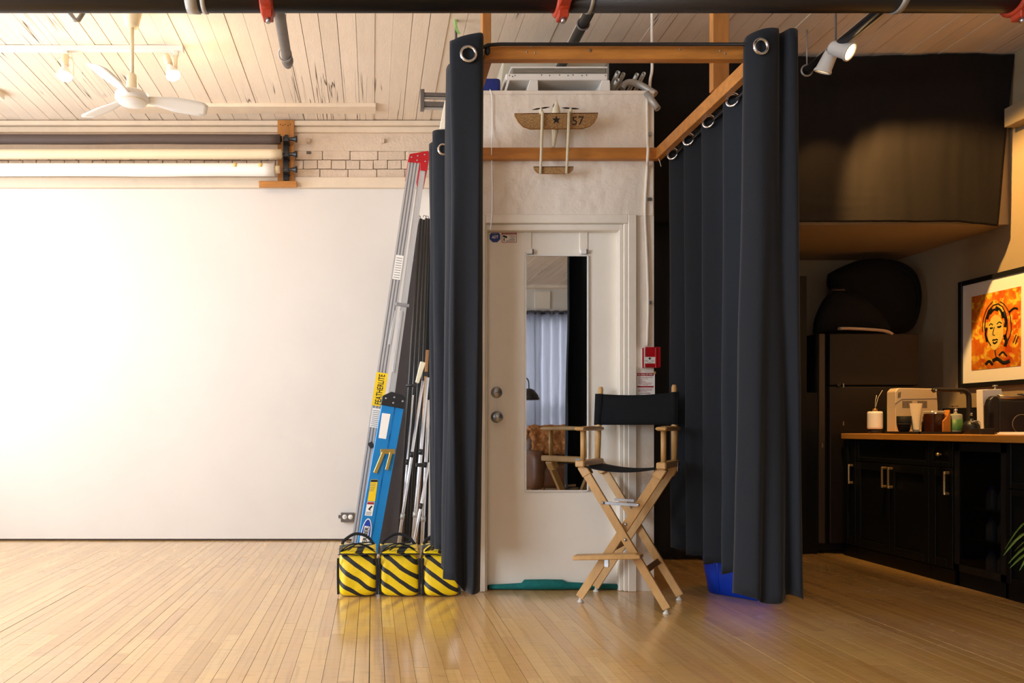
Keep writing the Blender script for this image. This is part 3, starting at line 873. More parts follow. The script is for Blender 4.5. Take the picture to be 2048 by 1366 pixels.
B2 = bulb_spot(352, (0.38, -0.2, -1), 'white track spot with a swivel arm at the end of the rail', False)
bpy.data.objects['bulb_glow'].location = B1
bpy.data.objects['bulb_glow_two'].location = B2
t = thing('junction_box', 'small white metal box on the ceiling at the end of the boards', 'box', A(0, 232, 5.95))
MB().box((AX(-20, 5.7), 5.62, ZC - 0.05), (AX(7, 5.7), 5.72, ZC)).build('body', trim_paint, t, bevel=0.004)

# sprinkler pipe and track on the kitchen side
KX = 2.80
t = thing('black_ceiling_pipe', 'black pipe with a white track hung beside it near the loft cloth', 'pipe', (KX, 4.5, 3.2))
zk = lambda px, py, y: AZ(py, y)
y0, y1 = 4.82, 3.0
c0 = Vector((KX - 0.02, y0, 3.225)); c1 = Vector((KX - 0.02, y1, 3.225))
MB().tube([c0, c1], 0.026, 16).build('pipe_length', blk_metal, t)
MB().ring(c0 + Vector((0, -0.02, 0)), (0, 1, 0), 0.034, 0.006, 24, 8).tube([c0 + Vector((-0.0, -0.02, 0.034)), c0 + Vector((0, -0.02, ZC - c0.z))], 0.004, 8).build('hanger_ring', alu_dull, t)
h = Vector((KX - 0.02, 4.50, 3.225))
MB().ring(h, (0, 1, 0), 0.030, 0.005, 24, 8).tube([h + Vector((0, 0, 0.03)), Vector((h.x, h.y, ZC - 0.002))], 0.005, 8).box((h.x - 0.03, h.y - 0.02, ZC - 0.012), (h.x + 0.03, h.y + 0.02, ZC)).build('hanger_ring', gray_metal, t)
t = thing('track_rail', 'white lighting track hung along the black pipe near the loft cloth', 'track', (KX + 0.04, 4.0, 3.25))
MB().box((KX + 0.015, 3.0, 3.235), (KX + 0.05, 4.80, 3.262)).build('rail', white_plastic, t, bevel=0.002)
for yy in (3.6, 4.5): MB().box((KX - 0.02, yy - 0.012, 3.25), (KX + 0.05, yy + 0.012, 3.265)).build('clip', alu_dull, t)
lamp_lit = mat('lit_lamp_face', (1, 0.85, 0.6), 0.3, emit=(1.0, 0.66, 0.30), estr=9)
lamp_edge = mat('dim_lamp_face', (1, 0.85, 0.6), 0.3, emit=(1.0, 0.70, 0.36), estr=1.2)
def can_spot(p, d, label, face):
    p = Vector(p); d = Vector(d).normalized()
    t = thing('track_spot', label, 'spotlight', (KX + 0.032, p.y, 3.235), 'spots on the loft track')
    MB().tube([(KX + 0.032, p.y, 3.236), (KX + 0.034, p.y, p.z + 0.05), p - d * 0.02], 0.008, 8).box((KX + 0.012, p.y - 0.03, 3.215), (KX + 0.052, p.y + 0.03, 3.236)).build('adapter', white_plastic, t)
    MB().lathe([(0.0, -0.065), (0.030, -0.065), (0.038, -0.055), (0.046, 0.045), (0.052, 0.055), (0.052, 0.066), (0.044, 0.066), (0.042, 0.052)], p, d, 28).build('can', white_plastic, t)
    MB().lathe([(0.0425, 0.058), (0.0, 0.060)], p, d, 28).build('lamp_face', face, t)
    return p + d * 0.075
can_spot(A(1681, 99, 4.46), (0.55, -0.72, -0.62), 'white can spot facing the room, its lamp glowing warm', lamp_lit)
can_spot(A(1655, 122, 4.58), (-0.30, 0.45, -1), 'white can spot turned down towards the black cloth', lamp_edge)

t = thing('black_ceiling_pipe', 'black pipe crossing under the ceiling behind the pine booth', 'pipe', (1.18, 4.0, 3.2))
MB().tube([(1.18, 2.0, 3.20), (1.18, 4.74, 3.20)], 0.029, 16).build('pipe_length', blk_metal, t)
for yy in (2.4, 4.2):
    MB().ring((1.18, yy, 3.20), (0, 1, 0), 0.033, 0.005, 20, 6).tube([(1.18, yy, 3.233), (1.18, yy, ZC)], 0.004, 8).box((1.155, yy - 0.02, ZC - 0.008), (1.205, yy + 0.02, ZC)).build('hanger_ring', gray_metal, t)

# ================================================================== paper rolls on the back wall
RY = YB - 0.16
bd = thing('roll_bracket', 'orange pine board with a black three-roll hook bracket on the brick wall', 'bracket', A(575, 376, YB))
yb = YB - 0.055
MB().box(A(555, 372, yb - 0.0), A(588, 240, yb) + Vector((0, 0.024, 0))).build('board', pine_z, bd, bevel=0.002)
MB().box(A(519, 376, yb), A(594, 364, yb) + Vector((0, -0.03, 0))).build('ledger', pine, bd, bevel=0.002)
MB().box(A(566, 360, yb - 0.03), A(577, 276, yb - 0.03) + Vector((0, 0.03, 0))).box(A(569, 276, yb - 0.03), A(576, 269, yb - 0.03) + Vector((0, 0.02, 0))).build('hook_plate', blk_plastic, bd, bevel=0.003)
for px, py in ((561, 249), (566, 251), (570, 249), (576, 251), (581, 249), (561, 365), (567, 367), (572, 364), (582, 365)):
    MB().lathe([(0, 0), (0.004, 0), (0.0035, 0.0015), (0, 0.002)], A(px, py, yb - 0.0005), (0, -1, 0), 8).build('screw', blk_matte, bd)
for py in (278, 308.5, 339):
    x0 = AX(567, RY); z = AZ(py, RY)
    e = AX(594, RY)
    MB().cyl((x0, RY, z), (AX(582, RY), RY, z), 0.012, n=12).lathe([(0.012, 0), (0.014, 0.02), (0.02, 0.045), (0.027, 0.05), (0.027, 0.062), (0, 0.064)], (AX(579, RY), RY, z), (1, 0, 0), 14).box((AX(566, RY), RY - 0.01, z - 0.02), (AX(577, RY), yb, z + 0.02)).build('expansion_plug', blk_plastic, bd)
brown_paper = mat('brown_roll_paper', rgb(82, 66, 58), 0.7, var=0.12, vscale=4, stretch=(0.4, 3, 3))
cream_paper = mat('cream_roll_paper', rgb(226, 206, 172), 0.7, var=0.04, vscale=4)
def roll(label, py, r, xe, m, wob, core):
    z = AZ(py, RY)
    x1 = AX(xe, RY)
    t = thing('backdrop_roll', label, 'paper roll', (-1.0, RY, z), 'backdrop rolls above the white wall')
    def fn(a, b):
        x = XL + 0.25 + (x1 - XL - 0.25) * b
        th = 2 * math.pi * a
        dz = wob * noise.noise(Vector((x * 0.9, py, 0))) if wob else 0
        rr = r + (wob * 0.4 * max(0, -math.sin(th)) * (1 + noise.noise(Vector((x * 1.4, 3, py)))) if wob else 0)
        return Vector((x, RY + rr * math.cos(th), z + rr * math.sin(th) + dz * 0.2))
    mb = MB().grid(fn, 28, 40, wrap=True)
    n = 28
    mb.f.append(tuple(39 * n + k for k in range(n))); mb.sm.append(False)
    mb.build('paper', m, t)
    c = MB().cyl((x1 - 0.01, RY, z), (x1 + core, RY, z), r * 0.62).build('core_tube', cream_paper if m is not brown_paper else blk_matte, t)
    return t
roll('dark brown paper backdrop roll, topmost of the three rolls', 278, 0.037, 561, brown_paper, 0.012, 0.01)
roll('cream paper backdrop roll between the brown and the white one', 308.5, 0.040, 563, cream_paper, 0.0, 0.008)
t = roll('white paper backdrop roll taped with masking tape, lowest of three', 339, 0.049, 549, white_paper, 0.012, 0.045)
tape = mat('masking_tape', rgb(232, 204, 130), 0.6, var=0.1, vscale=30)
for px, py, s in ((521, 329, 14), (470, 331, 18)):
    c = A(px, py, RY - 0.036)
    MB().grid(lambda a, b: Vector((c.x + (a - 0.5) * 0.03, RY - 0.0515 * math.cos(math.radians(5 + 60 * b)), AZ(339, RY) + 0.0515 * math.sin(math.radians(5 + 60 * b)))), 2, 6).build('tape_strip', tape, t, solid=0.0006)

# ================================================================== on top of the closet
def on_top(name, label, cat, px, py=182, y=4.6, group=None):
    return thing(name, label, cat, (AX(px, y), y, BZ + 0.004), group)
zt = BZ + 0.005
y = 4.335
t = on_top('parts_shelf', 'low white metal shelf unit with two legs on top of the closet', 'shelf', 1110, y=y)
MB().box((AX(1012, y), y, AZ(160, y)), (AX(1215, y), y + 0.30, AZ(147, y))).build('top_rail', white_plastic, t, bevel=0.003)
for px in (1052, 1196):
    MB().prism([Vector((AX(px, y), y, zt)), Vector((AX(px + 25, y), y, zt)), Vector((AX(px + 24, y), y, AZ(160, y))), Vector((AX(px + 8, y), y, AZ(160, y)))], (0, 0.28, 0)).build('leg', white_plastic, t, bevel=0.003)
MB().bar(Vector((AX(1010, y), y + 0.02, zt)), Vector((AX(1018, y), y + 0.02, AZ(158, y))), 0.012, 0.03).build('strut', white_plastic, t)
for px, py in ((1019, 151), (1025, 153), (1030, 151), (1083, 150), (1099, 151), (1119, 150), (1136, 151), (1146, 150), (1164, 151), (1173, 150), (1211, 151)):
    MB().lathe([(0, 0), (0.004, 0), (0, 0.001)], A(px, py, y - 0.001), (0, -1, 0), 8).build('rivet', gray_ink, t)
MB().box((AX(1080, y), y + 0.26, zt), (AX(1190, y), y + 0.28, AZ(160, y))).build('back_panel', blk_matte, t)
MB().box((AX(1020, y), y + 0.26, zt), (AX(1052, y), y + 0.28, AZ(160, y))).build('back_panel', gray_ink, t)
frost = mat('frosted_plastic', rgb(206, 200, 180), 0.35, var=0.1, vscale=8, alpha=0.75)
clear = mat('smoky_clear_plastic', rgb(150, 142, 128), 0.2, var=0.3, vscale=10, stretch=(1, 1, 6), alpha=0.85)
t = on_top('tray', 'clear plastic tray resting on the white shelf on the closet', 'tray', 1110, y=y)
t.location.z = AZ(147, y); ORG[t.name] = Vector(t.location)
yy = y + 0.02
MB().box((AX(1024, yy), yy, AZ(146.5, yy)), (AX(1212, yy), yy + 0.25, AZ(137, yy))).build('body', clear, t, bevel=0.004)
MB().box((AX(1022, yy), yy - 0.008, AZ(137, yy)), (AX(1214, yy), yy + 0.26, AZ(134.5, yy))).build('rim', white_plastic, t, bevel=0.001)
yy = 4.72
t = on_top('storage_tub', 'large frosted plastic tub behind the white shelf on the closet', 'tub', 1100, y=yy)
mb = MB()
a0, a1, b0, b1 = AX(1000, yy), AX(1210, yy), AX(1012, yy), AX(1196, yy)
zz0, zz1 = zt, AZ(118, yy)
mb.add([(b0 - .06, yy, zz0), (b1, yy, zz0), (b1, yy + .35, zz0), (b0 - .06, yy + .35, zz0), (a0 + .03, yy, zz1), (a1, yy, zz1), (a1, yy + .35, zz1), (a0 + .03, yy + .35, zz1)],
       [(0, 3, 2, 1), (0, 1, 5, 4), (1, 2, 6, 5), (2, 3, 7, 6), (3, 0, 4, 7)])
mb.build('body', frost, t, solid=0.006)
MB().tube([(a0 + .03, yy, zz1), (a1, yy, zz1), (a1, yy + .35, zz1), (a0 + .03, yy + .35, zz1)], 0.012, 8, closed=True).build('rim', frost, t)
blue_cloth = mat('blue_tarp', rgb(22, 44, 130), 0.6, var=0.3, vscale=12, bump=0.3, bscale=30)
yy = 4.335
t = on_top('folded_tarp', 'folded dark blue tarp at the corner of the closet top', 'tarp', 980, y=yy)
MB().blob((AX(972, yy), yy + 0.11, zt + 0.044), 0.09, 0.11, 0.044, 0.25, 0.25).build('cloth', blue_cloth, t)
# steel tubes lying on the closet
dirs = Vector((0.0, 1.0, 0.0))
for i, (px, py, rr, yy, lab) in enumerate(((1236, 145, 9, 4.36, 'grey steel tube, uppermost in the bundle of three'), (1247, 148, 8, 4.40, 'grey steel tube, behind the others in the bundle of three'),
                                           (1235, 160, 8.5, 4.33, 'grey steel tube, front one in the bundle of three'), (1274, 149, 8, 4.40, 'grey steel tube next to the three-tube bundle'),
                                           (1288, 147, 8, 4.42, 'grey steel tube nearest the white ceiling conduit'))):
    p = A(px, py, yy); r = rr / F * yy * 0.5 * 1.0
    r = rr * 0.52 / F * yy
    e = p + dirs * 0.55
    e.z = BZ + 0.004 + r
    t = thing('steel_tube', lab + ' on the closet', 'tube', p, 'steel tubes on the closet')
    MB().pipe(p, e, r, r * 0.78, 18).build('tube', alu_dull, t)
yy = 4.42
t = thing('bent_tube', 'bent aluminium duct tube hanging over the closet corner', 'tube', A(1270, 172, yy))
MB().tube(catmull([A(1244, 178, yy), A(1250, 168, yy), A(1262, 165, yy), A(1280, 170, yy), A(1304, 184, yy - 0.02), A(1311, 189, yy - 0.03)], 22), 0.019, 14).build('tube', alu_dull, t)
t = thing('bent_tube', 'straight open tube end poking down past the closet corner', 'tube', A(1305, 200, 4.27))
MB().pipe(A(1293, 186, 4.29), A(1316, 218, 4.24), 0.017, 0.014, 16).build('tube', alu_dull, t)
# ganged channels that overhang the ladders
for i, (py, hh, lab) in enumerate(((190, 7, 'grey slotted channel, upper one of the two over the ladders'), (209, 9, 'grey slotted channel, lower one of the two over the ladders'))):
    yy = 4.58
    t = thing('slotted_channel', lab, 'channel', A(880, py + hh, yy), 'slotted channels over the ladders')
    MB().bar(A(846, py, yy), A(960, py + 3, yy), hh / F * yy, 0.03).build('channel', gray_metal, t, bevel=0.002)
    MB().bar(A(848, py + hh * 0.9, yy - 0.002), A(950, py + hh * 0.9 + 2, yy - 0.002), 0.008, 0.02).build('rail', alu_dull, t, bevel=0.001)
    MB().box(A(841, py + hh, yy - 0.02), A(848, py - hh * 0.9, yy + 0.02)).build('end_plate', gray_metal, t, bevel=0.002)
t = thing('white_block', 'white painted block on the closet side beside the tall drape', 'block', (0.455, 4.45, 2.70))
MB().prism([Vector((x, 4.40, z)) for x, z in ((0.395, 2.70), (0.4865, 2.70), (0.4865, 2.86), (0.425, 2.86))], (0, 0.06, 0)).build('block', trim_paint, t, bevel=0.002)
t = thing('support_pole', 'slim grey pole with green tape rising above the tall drape', 'pole', A(912, 90, 4.2))
MB().tube([(AX(912, 4.7), 4.7, BZ + 0.004), (AX(912, 4.7), 4.7, ZC - 0.002)], 0.008, 10).build('pole', gray_metal, t)
green = mat('green_tape', rgb(150, 196, 110), 0.6, var=0.1)
MB().bar(A(910, 38, 4.69), A(913, 58, 4.69), 0.014, 0.02).bar(A(911, 55, 4.68), A(919, 68, 4.68), 0.016, 0.002).build('tape', green, t)

# ================================================================== on the closet front
t = thing('door_mirror', 'tall narrow mirror with a thin white frame hung on the door', 'mirror', A(1113, 983, DY))
MY = DY - 0.012
tilt = math.radians(1.1)
mx0, mx1, mz0, mz1 = AX(1050, MY), AX(1177, MY), AZ(983, MY), AZ(511, MY)
mc = Vector(((mx0 + mx1) / 2, MY, 0))
Rm = Matrix.Rotation(tilt, 3, 'Z')
def mpt(x, y, z):
    v = Rm @ Vector((x - mc.x, y, 0)); return Vector((mc.x + v.x, mc.y + v.y, z))
def mbox(mb, x0, x1, y0, y1, z0, z1):
    vs = [mpt(x, y, z) for z in (z0, z1) for x, y in ((x0, y0), (x1, y0), (x1, y1), (x0, y1))]
    return mb.add(vs, [(0, 3, 2, 1), (4, 5, 6, 7), (0, 1, 5, 4), (1, 2, 6, 5), (2, 3, 7, 6), (3, 0, 4, 7)])
mbox(MB(), mx0 + 0.006, mx1 - 0.006, -0.001, 0.003, mz0 + 0.006, mz1 - 0.004).build('glass', mirror_m, t)
mb = MB()
mbox(mb, mx0, mx1, -0.006, 0.005, mz0, mz0 + 0.008); mbox(mb, mx0, mx1, -0.006, 0.005, mz1 - 0.004, mz1)
mbox(mb, mx0, mx0 + 0.006, -0.006, 0.005, mz0, mz1); mbox(mb, mx1 - 0.007, mx1, -0.006, 0.005, mz0, mz1)
mb.build('frame', white_plastic, t)
for px in (1060, 1168):
    MB().box(A(px - 7, 508, MY) + Vector((0, -0.008, 0)), A(px + 6, 499, MY) + Vector((0, 0.006, 0))).build('hook', white_plastic, t, bevel=0.002)
    MB().box(A(px + 4, 508, MY) + Vector((0, -0.010, 0)), A(px + 7, 499, MY) + Vector((0, 0.006, 0))).build('hook_tip', gray_metal, t)

def plate(mb, px0, py0, px1, py1, y, t=0.002):
    return mb.box(A(px0, py1, y), A(px1, py0, y) + Vector((0, -t, 0)))
# stickers in the corner of the door
t = thing('security_sticker', 'blue octagonal security sticker with white letters on the door corner', 'sticker', A(990, 486, DY))
c = A(990, 474, DY)
r = 11.5 / F * DY
MB().prism([c + Vector((r * math.cos(math.radians(22.5 + 45 * k)), 0, r * math.sin(math.radians(22.5 + 45 * k)))) for k in range(8)], (0, -0.0012, 0)).build('sheet', blue_ink, t)
text('lettering', 'ADT', c + Vector((0, -0.0012, 0)), (1, 0, 0.08), (0, 0, 1), 0.017, white_ink, t, 0.038, bold=0.02)
text('lettering', 'SECURED BY', c + Vector((0, -0.0012, 0.019)), (1, 0, 0), (0, 0, 1), 0.004, white_ink, t, 0.032)
t = thing('warning_sticker', 'white camera warning sticker with red border on the door', 'sticker', A(1018, 485, DY))
plate(MB(), 1003.5, 464, 1033, 485, DY, 0.0008).build('sheet', red_ink, t)
plate(MB(), 1004.5, 469, 1032, 484, DY, 0.0012).build('paper', white_paper, t)
text('lettering', 'VIDEO SURVEILLANCE', A(1018, 466.5, DY) + Vector((0, -0.0008, 0)), (1, 0, 0), (0, 0, 1), 0.007, white_ink, t, 0.074)
text('lettering', 'WARNING', A(1024.5, 472.5, DY) + Vector((0, -0.0012, 0)), (1, 0, 0), (0, 0, 1), 0.006, red_ink, t, 0.034, bold=0.02)
mb = MB()
for py, a, b in ((476, 1021, 1030), (479, 1018, 1030), (482, 1012, 1030)): plate(mb, a, py - 0.6, b, py + 0.6, DY, 0.0015)
mb.build('print_lines', gray_ink, t)
MB().bar(A(1006, 472, DY) + Vector((0, -0.0014, 0)), A(1014, 475, DY) + Vector((0, -0.0014, 0)), 0.011, 0.0006).bar(A(1008, 476, DY) + Vector((0, -0.0014, 0)), A(1008, 482, DY) + Vector((0, -0.0014, 0)), 0.006, 0.0006).build('camera_icon', black_ink, t)

# thin wire at the casing and white conduit at the corner
t = thing('thin_wire', 'thin white wire running down from the closet top to the door casing', 'wire', A(985, 460, YD))
MB().tube(catmull([A(980, 179, YD - 0.002), A(984, 195, YD - 0.012), A(985, 260, YD - 0.012), A(983, 300, YD - 0.055), A(984, 325, YD - 0.012), A(985, 380, YD - 0.01), A(984, 430, YD - 0.036), A(981, 459, YD - 0.034)], 40), 0.0028, 8).build('wire', white_plastic, t)
t = thing('conduit', 'white painted conduit running down the closet corner into the red alarm box', 'conduit', A(1296, 692, YD))
MB().tube(catmull([A(1294, 196, YD - 0.012), A(1295, 280, YD - 0.012), A(1296, 296, YD - 0.060), A(1295, 320, YD - 0.060), A(1294, 340, YD - 0.012), A(1290, 420, YD - 0.012), A(1293, 500, YD - 0.012), A(1296, 600, YD - 0.012), A(1294, 692, YD - 0.014)], 60), 0.008, 10).build('tube', trim_paint, t)
mb = MB()
for py in (270, 400, 606): mb.box(A(1294 if py != 606 else 1297, py + 3, YD), A(1301, py - 3, YD) + Vector((0, -0.02, 0)))
mb.build('clip', steel, t)
t = thing('ceiling_conduit', 'pale conduit rising from the closet top to the ceiling boards', 'conduit', A(1303, 178, 4.6))
yy = 4.55
MB().tube(catmull([Vector((AX(1299, yy), yy, BZ + 0.004)), A(1300, 165, yy), A(1304, 140, yy), A(1304, 100, yy), Vector((AX(1304, yy), yy, ZC - 0.002))], 24), 0.0085, 10).build('tube', trim_paint, t)
t = thing('fire_alarm_box', 'small red pull-station box screwed to the closet wall', 'alarm', A(1298, 736, YD))
MB().box(A(1283, 736, YD), A(1288, 697, YD) + Vector((0, -0.05, 0))).build('back_box', white_plastic, t)
MB().box(A(1284, 736, YD - 0.002), A(1314, 696, YD) + Vector((0, -0.055, 0))).build('case', red_paint, t, bevel=0.002)
for a, b in ((1284, 1287.2), (1310, 1313)): MB().box(A(a, 736, YD - 0.054), A(b, 696, YD - 0.054) + Vector((0, -0.007, 0))).build('side_rib', red_paint, t, bevel=0.001)
plate(MB(), 1289, 714, 1310.5, 727, YD - 0.055, 0.002).build('pull_plate', white_plastic, t)
yy = YD - 0.0571
text('lettering', 'FIRE', A(1293, 721.8, yy), (1, 0, 0), (0, 0, 1), 0.006, black_ink, t, 0.018)
text('lettering', 'PULL', A(1306.5, 721.8, yy), (1, 0, 0), (0, 0, 1), 0.006, black_ink, t, 0.017)
text('lettering', 'IN CASE OF FIRE', A(1300, 725.4, yy), (1, 0, 0), (0, 0, 1), 0.004, black_ink, t, 0.032)
MB().prism([A(px, py, yy) for px, py in ((1299.5, 714.6), (1303.5, 717.2), (1300.8, 717.2), (1300.8, 719.5), (1298.2, 719.5), (1298.2, 717.2), (1295.5, 717.2))], (0, -0.0006, 0)).build('arrow_mark', black_ink, t)
t = thing('fire_notice', 'white and red fire instruction sign below the red alarm box', 'sign', A(1290, 790, YD))
plate(MB(), 1274, 745, 1309.5, 789.5, YD, 0.0015).build('sheet', white_paper, t)
mb = MB(); plate(mb, 1274.2, 746, 1307, 752, YD, 0.0022); plate(mb, 1274.2, 772, 1307, 775, YD, 0.0022); mb.build('red_band', red_ink, t)
yy = YD - 0.0023
text('lettering', 'IN CASE OF FIRE', A(1290.5, 749, yy), (1, 0, 0), (0, 0, 1), 0.009, white_paper, t, 0.082)
text('lettering', 'UPON DISCOVERY OF FIRE', A(1290.5, 755, yy + .0008), (1, 0, 0), (0, 0, 1), 0.0048, red_ink, t, 0.082, bold=0.02)
text('lettering', 'UPON HEARING FIRE ALARM', A(1290.5, 778, yy + .0008), (1, 0, 0), (0, 0, 1), 0.0048, red_ink, t, 0.084, bold=0.02)
text('lettering', 'CAUTION', A(1290.5, 786.5, yy + .0008), (1, 0, 0), (0, 0, 1), 0.0085, red_ink, t, 0.058, bold=0.02)
mb = MB()
for k, (a, b) in enumerate(((1276, 1296), (1277, 1285), (1277, 1290), (1277, 1292), (1276, 1304), (1279, 1302), (1285, 1296))): plate(mb, a, 757.6 + k * 2.05, b, 758.3 + k * 2.05, YD, 0.0019)
for k, (a, b) in enumerate(((1276, 1304), (1277, 1294))): plate(mb, a, 780.4 + k * 1.7, b, 781.1 + k * 1.7, YD, 0.0019)
mb.build('print_lines', red_ink, t)
MB().box(A(1307, 748, YD) + Vector((0, -0.001, 0)), A(1311, 743, YD) + Vector((0, -0.004, 0))).build('wood_chip', oak, t)

# model aeroplane on the wall
wov = mat('woven_brass', rgb(206, 164, 106), 0.5, 0.2, var=0.4, vscale=170, col2=rgb(96, 66, 38), bump=0.4, bscale=170)
ivory = mat('ivory_paint', rgb(214, 202, 172), 0.5, var=0.12, vscale=18)
PYP = YD - 0.105
t = thing('model_aeroplane', 'cream twin-boom model aeroplane with woven wings hung above the door', 'model', A(1112, 262, PYP))
wy = PYP
mb = MB()
def wing(pts, y0, th): return MB().prism([A(px, py, y0) for px, py in pts], (0, th, 0))
wing([(1029, 227), (1196, 226), (1194, 234), (1188, 245), (1180, 252), (1166, 257), (1060, 258), (1046, 253), (1036, 243), (1030, 233)], wy, 0.012).build('wing', wov, t, bevel=0.002)
MB().tube([A(px, py, wy) for px, py in ((1029, 227), (1196, 226), (1194, 234), (1188, 245), (1180, 252), (1166, 257), (1060, 258), (1046, 253), (1036, 243), (1030, 233))], 0.0022, 6, closed=True).build('wing_rim', dark_brass, t)
wing([(1067, 333.5), (1147, 333.5), (1145, 340), (1138, 346), (1130, 347.5), (1084, 347.5), (1075, 346), (1069, 340)], wy + 0.004, 0.008).build('tailplane', wov, t, bevel=0.002)
MB().tube([A(px, py, wy + 0.004) for px, py in ((1067, 333.5), (1147, 333.5), (1145, 340), (1138, 346), (1130, 347.5), (1084, 347.5), (1075, 346), (1069, 340))], 0.002, 6, closed=True).build('tail_rim', dark_brass, t)
# fuselage pod behind the wing: nose above, taper below
P0 = [A(1113, 202, wy + 0.03), A(1113, 207, wy + 0.03), A(1113, 215, wy + 0.03), A(1112, 226, wy + 0.032), A(1111, 245, wy + 0.035), A(1110, 262, wy + 0.035), A(1108, 280, wy + 0.036), A(1107, 294, wy + 0.036)]
MB().tube(P0, 0.02, 14, True, [0.002, 0.008, 0.017, 0.024, 0.024, 0.018, 0.012, 0.008]).build('fuselage', ivory, t)
MB().prism([A(1112, 201, wy + 0.02), A(1113.5, 200, wy + 0.02), A(1118, 218, wy + 0.015), A(1114, 228, wy + 0.01)], (0, 0.01, 0)).build('nose_fin', ivory, t)
MB().bar(A(1106, 214, wy + 0.008), A(1108, 208, wy + 0.012), 0.004, 0.004).build('cockpit_slot', black_ink, t)
for px, bx, up in ((1085, 1081, 1), (1138, 1133, -1)):
    b = MB().tube([A(px, 224, wy - 0.014), A(px - 1, 262, wy - 0.016), A(bx, 347, wy - 0.004)], 0.008, 12, True, [0.0085, 0.0085, 0.007]).build('boom', ivory, t)
    hub = A(px - 3 if up > 0 else px + 3, 221, wy - 0.0)
    MB().lathe([(0.0, 0.016), (0.006, 0.012), (0.010, 0.0), (0.011, -0.02), (0.0, -0.022)], hub, (0, 0, 1), 14).build('engine', ivory, t)
    d = Vector((17 / F * wy, 0, (2.6 if up > 0 else -1.2) / F * wy))
    MB().tube([hub + Vector((0, 0, 0.012)) - d, hub + Vector((0, 0, 0.012)) - d * 0.5, hub + Vector((0, 0, 0.012)), hub + Vector((0, 0, 0.012)) + d * 0.5, hub + Vector((0, 0, 0.012)) + d], 0.004, 8, True, [0.0015, 0.0045, 0.003, 0.0045, 0.0015]).build('propeller', blk_matte, t)
c = A(1112.5, 240, wy)
pts = []
for k in range(10):
    a = math.pi / 2 + k * math.pi / 5; r = (9 if k % 2 == 0 else 3.8) / F * wy
    pts.append(c + Vector((r * math.cos(a), -0.0004, r * math.sin(a))))
MB().prism(pts, (0, -0.0006, 0)).build('star_mark', black_ink, t)
text('number', '57', A(1156, 241.5, wy) + Vector((0, -0.0004, 0)), (1, 0, 0.05), (0, 0, 1), 0.047, black_ink, t, 0.066)
text('lettering', 'E', A(1085, 340, wy + .004) + Vector((0, -0.0004, 0)), (1, 0, 0), (0, 0, 1), 0.018, oak_dark, t)
text('lettering', 'N', A(1117, 340, wy + .004) + Vector((0, -0.0004, 0)), (1, 0, 0), (0, 0, 1), 0.018, oak_dark, t)
MB().cyl(A(1112, 245, wy + 0.05), A(1112, 245, YD - 0.001), 0.006, n=10).build('wall_peg', ivory, t)

# teal draught stopper under the door
t = thing('draught_stopper', 'teal fabric draught stopper tucked under the white door', 'draught stopper', A(1100, 1180, DY - 0.02))
y0 = DY - 0.016
def tx(px, z): return Vector((AX(px, y0), y0, z))
mb = MB().tube([tx(978, 0.017), tx(1010, 0.018), tx(1044, 0.021), tx(1050, 0.030), tx(1090, 0.031), tx(1124, 0.030), tx(1134, 0.024), tx(1170, 0.021), tx(1238, 0.018)], 0.02, 14, True, [0.012, 0.016, 0.019, 0.029, 0.03, 0.029, 0.021, 0.019, 0.015])
mb.build('sleeve', teal_cloth, t)

# ================================================================== director's chair
rz = math.radians(-32)
cc = Vector((1.386, 4.045, 0))
t = thing('director_chair', "tall folding director's chair of light oak with black canvas seat and back", 'chair', cc, None, rz)
ORG[t.name] = Vector((0, 0, 0))
hw, hd = 0.225, 0.165
yf, ybk = -hd, hd
def lb(name, m, fn, bev=0.002, par=None):
    mb = MB(); fn(mb); return mb.build(name, m, par or t, bevel=bev, local=True)
SH = 0.735
for y, nm in ((yf, 'front'), (ybk, 'rear')):
    s = 0.013 if y < 0 else -0.013
    lb('leg', oak, lambda m: m.bar((-0.205, y - s, SH), (hw, y - s, 0.028), 0.042, 0.022, (0, 1, 0)))
    lb('leg', oak, lambda m: m.bar((0.205, y + s, SH), (-hw, y + s, 0.028), 0.042, 0.022, (0, 1, 0)))
for y, s in ((yf, 1), (yf, -1), (ybk, 1), (ybk, -1)):
    o = -0.013 if y < 0 else 0.013
    yy = y + (o if s > 0 else -o)
    lb('foot_glide', rubber, lambda m: m.lathe([(0, 0), (0.016, 0), (0.017, 0.006), (0.010, 0.012), (0.006, 0.026), (0, 0.026)], (s * (hw - 0.004), yy, 0.0), n=14), 0)
# top blocks carry the seat rails
for s in (-1, 1):
    lb('seat_rail', oak, lambda m: m.box((s * 0.205 - 0.024, -0.225, SH - 0.005), (s * 0.205 + 0.024, 0.17, SH + 0.030)), 0.006)
    for y in (yf, ybk): lb('leg_block', oak, lambda m: m.bar((s * 0.205, y, SH + 0.0), (s * 0.175, y, SH - 0.05), 0.05, 0.055, (0, 1, 0)), 0.004)
    lb('arm_post', oak, lambda m: m.cyl((s * 0.205, -0.16, SH + 0.03), (s * 0.205, -0.16, 0.925), 0.0135, n=14), 0)
    lb('back_post', oak, lambda m: m.tube([(s * 0.205, 0.125, SH + 0.03), (s * 0.205, 0.137, 0.93), (s * 0.198, 0.165, 1.16), (s * 0.198, 0.166, 1.172)], 0.016, 14, True, [0.015, 0.018, 0.014, 0.010]), 0)
    def arm(m):
        pr = [(-0.235, 0.928), (-0.225, 0.942), (-0.05, 0.948), (0.165, 0.944), (0.165, 0.924), (-0.20, 0.922)]
        m.prism([Vector((s * 0.205 - 0.027, a, b)) for a, b in pr], (0.054, 0, 0))
    lb('armrest', oak, arm, 0.006)
    lb('hinge_plate', steel, lambda m: m.box((s * 0.232, 0.06, SH - 0.03), (s * 0.236, 0.10, SH + 0.02)), 0.001)
